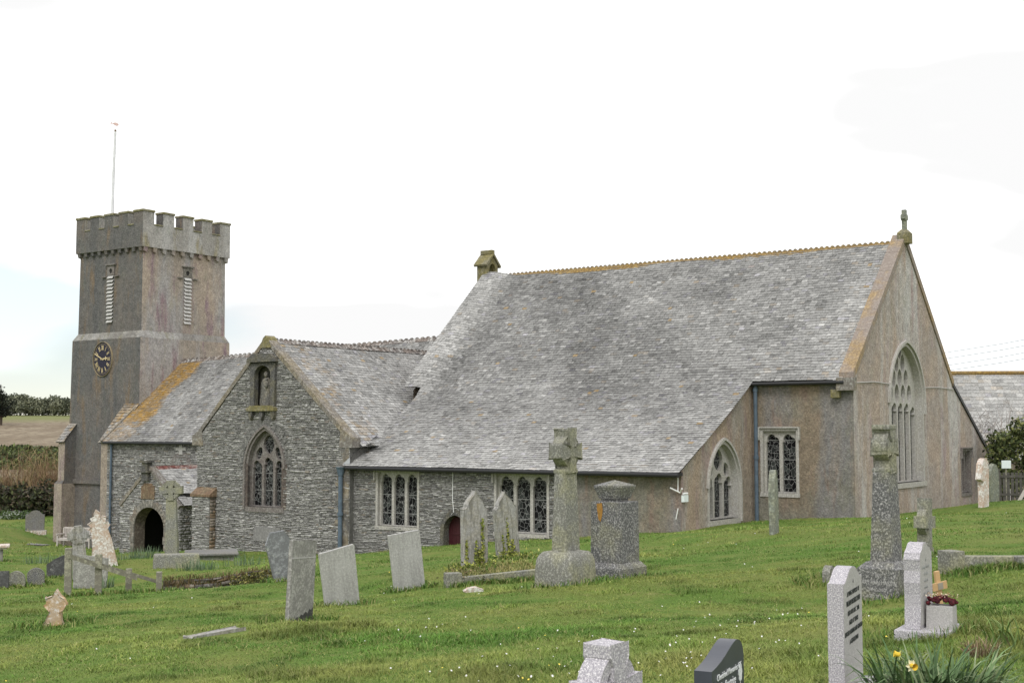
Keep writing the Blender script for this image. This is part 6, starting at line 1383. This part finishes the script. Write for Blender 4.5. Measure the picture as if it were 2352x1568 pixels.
for i, (x, w_, h_, lab) in enumerate([(-30, 5, 3.4, 'dark bushy skyline tree at the left edge behind the conifer'), (22, 3.0, 4.2, 'rounded dark green skyline tree next to the conifer'), (46, 3.2, 4.4, 'tallest rounded skyline tree between the conifer and the tower'), (72, 3.2, 3.6, 'olive green skyline tree left of the middle of the tree line'), (98, 3.2, 3.4, 'low olive skyline tree in the middle of the tree line'), (124, 3.3, 3.9, 'grey-green domed skyline tree nearest but one to the tower'), (150, 3.2, 3.5, 'dark skyline tree partly hidden by the tower')]):
    p = gp(x, 955, 262 + (i % 3) * 3); D3 = [(.075, .085, .06), (.11, .12, .08), (.15, .16, .105), (.20, .205, .135)]
    tree('skyline_tree', lab, p, h_ * .5, .2, [(0, 0, h_ * .55, w_ * .75, 2.2, h_ * .45), (-w_ * .5, 0, h_ * .40, w_ * .5, 2, h_ * .38), (w_ * .5, .3, h_ * .42, w_ * .5, 2, h_ * .40), (w_ * .1, 0, h_ * .8, w_ * .4, 1.5, h_ * .22)], 2600, .22, D3, 50 + i, 'trees on the skyline')
p = gp(2, 960, 215); tree('conifer', 'dark wind-swept conifer cut by the left edge of the view', p, 4.6, .25, [(-.8, 0, 3.0, 2.6, 1.5, .7), (.3, 0, 3.8, 2.0, 1.4, .5), (-.4, 0, 4.8, 1.9, 1.3, .5), (-1.2, 0, 5.6, 1.6, 1.2, .5), (-1, 0, 6.3, 1.0, 1, .4), (0, 0, 2.0, 2.0, 1.4, .6)], 4500, .16, [(.010, .014, .010), (.018, .024, .014), (.032, .038, .022)], 66)

# ------------------------------------------------------------------ the slate-roofed building at the right
bo_ = at(2100, 990, 80); HA = R(-4); hx = np.array([math.cos(HA), math.sin(HA), 0]); hy = np.array([-math.sin(HA), math.cos(HA), 0])
hz = at(2185, 858, 80)[2]
house = thing('outbuilding', 'long grey slate-roofed building behind the east end of the church', 'building', (bo_[0], bo_[1], -4.0)); HO = np.array(house.location)
def HP(x, y, z): x, y, z = np.broadcast_arrays(*[np.asarray(c, float) for c in (x, y, z)]); p = np.array([bo_[0], bo_[1], 0]) + x[..., None] * hx + y[..., None] * hy; p = p.copy(); p[..., 2] = z; return p
rise = 5.2; run = 4.8; Tt_ = math.hypot(rise, run)
Pm = lambda s, t, d: HP(s, -run + np.asarray(t) * run / Tt_ - np.asarray(d) * rise / Tt_, hz - rise + np.asarray(t) * rise / Tt_ + np.asarray(d) * run / Tt_)
mk('roof', *roofsheet(Pm, Tt_, -1, 22), 'slate', house, sub=HO, cols=np.full((15 * 9, 3), .1)); ro_ = [o for o in house.children if o.name.startswith('roof')][0]
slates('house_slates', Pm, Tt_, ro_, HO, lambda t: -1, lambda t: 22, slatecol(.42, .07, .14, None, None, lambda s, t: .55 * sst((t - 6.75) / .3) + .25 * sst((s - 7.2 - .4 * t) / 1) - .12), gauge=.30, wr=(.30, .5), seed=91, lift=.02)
mk('roof_back', [HP(-1, 0, hz), HP(22, 0, hz), HP(22, run, hz - rise), HP(-1, run, hz - rise)], [(0, 1, 2, 3)], 'slate', ro_, sub=HO, cols=np.full((4, 3), .3))
mb = MB(); mb.tube([HP(-1, 0, hz + .02), HP(22, 0, hz + .02)], .16, 6); mb.build('roof_ridge', 'ochre', ro_, sub=HO)
mb = MB(); mb.add([HP(-.8, -run + .3, -7), HP(21.8, -run + .3, -7), HP(21.8, -run + .3, hz - rise + .2), HP(-.8, -run + .3, hz - rise + .2)], [(0, 1, 2, 3)]); mb.add([HP(-.8, -run + .3, -7), HP(-.8, run - .3, -7), HP(-.8, run - .3, hz - rise), HP(-.8, 0, hz - .2), HP(-.8, -run + .3, hz - rise)], [(0, 1, 2, 3, 4)]); mb.build('wall', 'tan', house, sub=HO)
# projecting slate-hung wing
xw = 6.35
mb = MB(); mb.add([HP(xw, -run - 1.2, -7), HP(xw + 5, -run - 1.2, -7), HP(xw + 5, -run - 1.2, hz - 2.35), HP(xw, -run - 1.2, hz - 2.35), HP(xw, -1.5, -7), HP(xw, -1.5, hz - 2.35)], [(0, 1, 2, 3), (0, 3, 5, 4)]); mb.build('slate_hung_wing', m_stone('hung_slate', (.20, .20, .215), (.13, .13, .14), (.27, .27, .28), 2.5, None, coord='pos'), house, sub=HO)
mb = MB(); mb.fbox(HP, xw - .15, xw + 5.2, -run - 1.4, -1.4, hz - 2.35, hz - 2.12); mb.build('wing_coping', 'ochre', house, sub=HO)
mb = MB(); mb.fbox(HP, xw + .45, xw + 1.7, -run - 1.26, -run - 1.19, hz - 5.3, hz - 3.9); wi_ = mb.build('window', 'white', house, sub=HO)
mb = MB(); mb.fbox(HP, xw + .53, xw + 1.03, -run - 1.275, -run - 1.255, hz - 5.2, hz - 4.0); mb.fbox(HP, xw + 1.11, xw + 1.62, -run - 1.275, -run - 1.255, hz - 5.2, hz - 4.0); mb.build('pane', m_plain('pale_window', (.35, .45, .45), .2), wi_, sub=HO)
# fence, post, board, leaning plank near the right edge
p = gp(2345, 1148, 51); t = thing('wooden_fence', 'dark weathered wooden fence of upright boards beyond the lawn at the right edge', 'fence', p, R(5))
for k in range(2): MB().box(-.9 + k * 1.8 - .05, -.9 + k * 1.8 + .05, -.05, .05, -.2, 1.45).build('fence_post', 'darkwood', t)
mb = MB()
for z_ in (.4, 1.1): mb.box(-.9, 1.0, .05, .08, z_, z_ + .09)
for k in range(11): mb.box(-.85 + k * .17, -.85 + k * .17 + .12, .081, .10, .05, 1.30)
mb.build('boards', 'darkwood', t)
mb = MB(); mb.box(-.06, .06, -.03, .03, -.1, 1.05); o = mb.build('plank', 'bench', None, bevel=.004); tag(o, 'pale plank leaning against the wooden fence', 'plank'); q_ = gp(2336, 1152, 50.3); o.location = q_; o.rotation_euler = (0, R(33), R(8))
p = gp(2317, 1148, 54); t = thing('marker_post', 'short white post with a red edge at the foot of the evergreen tree', 'post', p); MB().box(-.06, .06, -.05, .05, -.2, .75).build('post', 'white', t); MB().box(.061, .09, -.05, .05, -.2, .70).build('red_edge', 'darkred', t)
p = at(2311, 1066, 53); t = thing('notice_board', 'small pale notice board on a thin post in front of the evergreen tree', 'sign', (p[0], p[1], float(gz(p[0], p[1])[0]))); hh = p[2] - t.location[2]; MB().box(-.19, .19, -.02, .02, hh - .16, hh + .16).build('board', 'palebox', t); MB().box(-.03, .03, .021, .06, -.2, hh + .1).build('post', 'wood', t)
# overhead wires
for i, (y0, y1) in enumerate(((808, 777), (822, 791), (838, 807), (850, 821))):
    lab = ['highest', 'second', 'third', 'lowest'][i] + ' of the four thin overhead wires right of the gable'
    a_, b_ = at(2120, y0 + (y0 - y1) * .31, 66), at(2500, y1 - (y0 - y1) * .8, 58); m_ = (a_ + b_) / 2 + np.array([0, 0, -.06]); mb = MB(); mb.tube([a_ - a_, m_ - a_, b_ - a_], .015, 4); o = mb.build('overhead_wire', 'wire'); o.location = tuple(a_); tag(o, lab, 'wire', 'overhead wires')
# path by the tower
pth = [(60, 1259, 65), (70, 1252, 67.5), (100, 1248, 69), (135, 1247, 69.5), (150, 1251, 68), (118, 1253, 67), (95, 1259, 65)]
P = []
for x, y, D in pth: q_ = at(x, y, D); P.append((q_[0], q_[1]))
c_ = np.mean(P, 0); v = [(c_[0], c_[1], float(gz(*c_)[0]) + .05)] + [(q_[0], q_[1], float(gz(*q_)[0]) + .04) for q_ in P]
tag(mk('path', v, [(0, i + 1, (i + 1) % len(P) + 1) for i in range(len(P))], 'asphalt'), kind='structure')

# ------------------------------------------------------------------ grass and daisies
def lawnpts(n, r0, r1, amax, seed, power=1.0):
    g = np.random.default_rng(seed); r = (r0 ** power + g.random(n) * (r1 ** power - r0 ** power)) ** (1 / power); a = g.uniform(-amax, amax, n); X = r * np.sin(a); Y = r * np.cos(a); A_, B_ = toAB(X, Y)
    ins = ((A_ > -3.8) & (A_ < 43) & (B_ > 5.5)) | ((A_ > 0) & (A_ < 14.4) & (B_ > -.02)) | ((A_ > 14) & (A_ < 22.7) & (B_ > -.3)) | ((A_ > 26.8) & (A_ < 31.2) & (B_ > 2.4))
    for key, rad in (('flat', .42), ('smallwhite', .2), ('kerb', .0), ('chest', .9), ('coffin', .7)):
        ins |= np.hypot(X - B[key][0], Y - B[key][1]) < rad
    dd = np.abs((X - B['flat'][0]) * -math.sin(R(55)) + (Y - B['flat'][1]) * math.cos(R(55))); ins |= (dd < .14) & (np.hypot(X - B['flat'][0], Y - B['flat'][1]) < .5)
    X, Y = X[~ins], Y[~ins]; return X, Y
def grasscol(X, Y, g):
    n1 = fbm(X, Y, 61, .55); n2 = fbm(X, Y, 71, 1.6); n3 = fbm(X, Y, 81, .16)
    a = np.array([.088, .178, .026]); b = np.array([.225, .255, .062]); c = np.array([.145, .242, .042]); s = np.array([.34, .32, .13])
    w = np.clip((n1 - .42) * 3.4 + (n3 - .5) * 1.2, 0, 1)[:, None]; col = a * (1 - w) + b * w; w2 = np.clip((n2 - .5) * 3, 0, 1)[:, None]; col = col * (1 - w2 * .6) + c * w2 * .6
    st = (g.random(len(X)) < .05 + .12 * np.clip((n2 - .55) * 4, 0, 1))[:, None]; return np.where(st, s, col)
g = np.random.default_rng(17)
for i, (n, r0, r1, h, w_) in enumerate([(260000, 4.2, 13, .036, .0042), (330000, 13, 26, .027, .0064), (220000, 26, 62, .028, .012), (60000, 60, 92, .05, .030)]):
    X, Y = lawnpts(n, r0, r1, R(25), 100 + i, 1.0); Z = gz(X, Y); tus = np.clip((fbm(X, Y, 191, 1.9) - .56) * 7, 0, 1); hh = h * (.5 + 1.0 * fbm(X, Y, 91, 1.1)) * (1 + .9 * np.clip((fbm(X, Y, 95, .5) - .58) * 6, 0, 1)) * (1 + 1.1 * tus)
    if i == 0: tall = np.exp(-((X - 1.55) ** 2 / .7 + (Y - 10.2) ** 2 / .5)) ; hh = hh * (1 + 1.2 * tall)
    pal = grasscol(X, Y, g); pal = pal * (1 - .30 * tus * (vnoise(X, Y, 7, .9) > .45) + .25 * tus * (vnoise(X, Y, 7, .9) <= .45))[:, None]
    if i == 0: pal = pal * (1 - tall[:, None] * .6) + np.array([.30, .29, .09]) * tall[:, None] * .6
    o = blades('grass', np.stack([X, Y, Z - .008], 1), hh, w_, pal, 'leaf', None, 1.9, 200 + i); tag(o, kind='stuff', label='short rough churchyard grass', cat='grass')
# longer grass round the feet of the stones, colours darkened as contact shade
P = []; H = []
for key in B:
    if key in ('flat', 'smallwhite', 'box', 'westone', 'leana', 'leanb', 'bench', 'slim'): continue
    p = B[key]; m = int(380 if p[1] < 28 else 150); rad = .55 if key in ('ringcross', 'pedestal', 'tallcross') else .36
    for _ in range(m):
        a = g.uniform(0, 2 * math.pi); r_ = rad * g.uniform(.75, 1.5); P.append((p[0] + r_ * math.cos(a), p[1] + r_ * math.sin(a)))
for _ in range(1400):
    q_ = ka + (kb_ - ka) * g.random(); P.append((q_[0] + g.normal(0, .1), q_[1] + g.normal(-.08, .16)))
for _ in range(1500):
    q_ = k1 + (k2 - k1) * g.random(); P.append((q_[0] + g.normal(0, .1) - .05, q_[1] - .18 - abs(g.normal(0, .16))))
P = np.array(P); Z = gz(P[:, 0], P[:, 1]); wv = np.clip(.0007 * P[:, 1], .006, .024)
o = blades('long_grass', np.column_stack([P, Z - .01]), .11, wv, [(.06, .13, .02), (.09, .17, .03), (.14, .20, .042), (.24, .24, .09)], 'leaf', None, 1.2, 300); tag(o, kind='stuff', label='longer grass tufts round the feet of the gravestones', cat='grass')
P = []; g = np.random.default_rng(23)
for _ in range(2600):
    q_ = at(1135, 1312, 24.4); P.append((q_[0] + g.uniform(-.9, .75), q_[1] + g.normal(0, .65)))
P = np.array(P); o = blades('dry_grass', np.column_stack([P, gz(P[:, 0], P[:, 1]) - .01]), .10, .012, [(.30, .27, .10), (.22, .21, .07), (.36, .31, .14), (.14, .18, .05)], 'leaf', None, 1.6, 301); tag(o, kind='stuff', label='straw-coloured overgrown grass inside the low kerb', cat='grass')
# daisies and a few celandines
V = []; F = []; C = []; k = 0; cs = [(at(x, y, D)[:2], sp, n) for x, y, D, sp, n in [(1360, 1540, 9.6, .5, 26), (1380, 1450, 12.5, .8, 16), (1700, 1400, 15, 1.2, 18), (1560, 1490, 11, .8, 18), (1260, 1520, 10.2, .5, 20), (980, 1420, 16, .4, 8), (840, 1450, 14.5, .35, 9), (1850, 1420, 13, .9, 12), (1950, 1300, 22, 1.6, 10), (1620, 1270, 30, .7, 10), (1500, 1540, 9.7, .6, 22), (1150, 1560, 9.3, .4, 10), (500, 1500, 13.5, 1.5, 10), (200, 1400, 22, 1.6, 10), (1700, 1500, 10.6, .5, 14), (2250, 1200, 33, 2, 8), (960, 1545, 10, .8, 8), (1050, 1340, 22, 1.5, 12)]]
for c_, sp, n in cs:
    for _ in range(int(n * .75)):
        x, y = c_[0] + g.normal(0, sp), c_[1] + g.normal(0, sp * 1.3)
        if y < 4: continue
        z = float(gz(x, y)[0]) + g.uniform(.045, .075); r_ = g.uniform(.0055, .0085) * (1 + max(0, y - 10) * .03); tx, ty = g.normal(0, .35), g.normal(.5, .3); yel = g.random() < .10
        col = (.80, .62, .10) if yel else (.70, .69, .68)
        for i in range(6): a = i * math.pi / 3; V.append((x + r_ * math.cos(a), y + r_ * math.sin(a), z + r_ * (tx * math.cos(a) + ty * math.sin(a)))); C.append(col)
        F.append(tuple(range(k, k + 6))); k += 6
o = mk('daisies', V, np.array(F), 'petal', None, cols=np.array(C)); tag(o, 'scattered daisies and yellow celandines in the lawn', 'wild flowers', None, 'stuff')
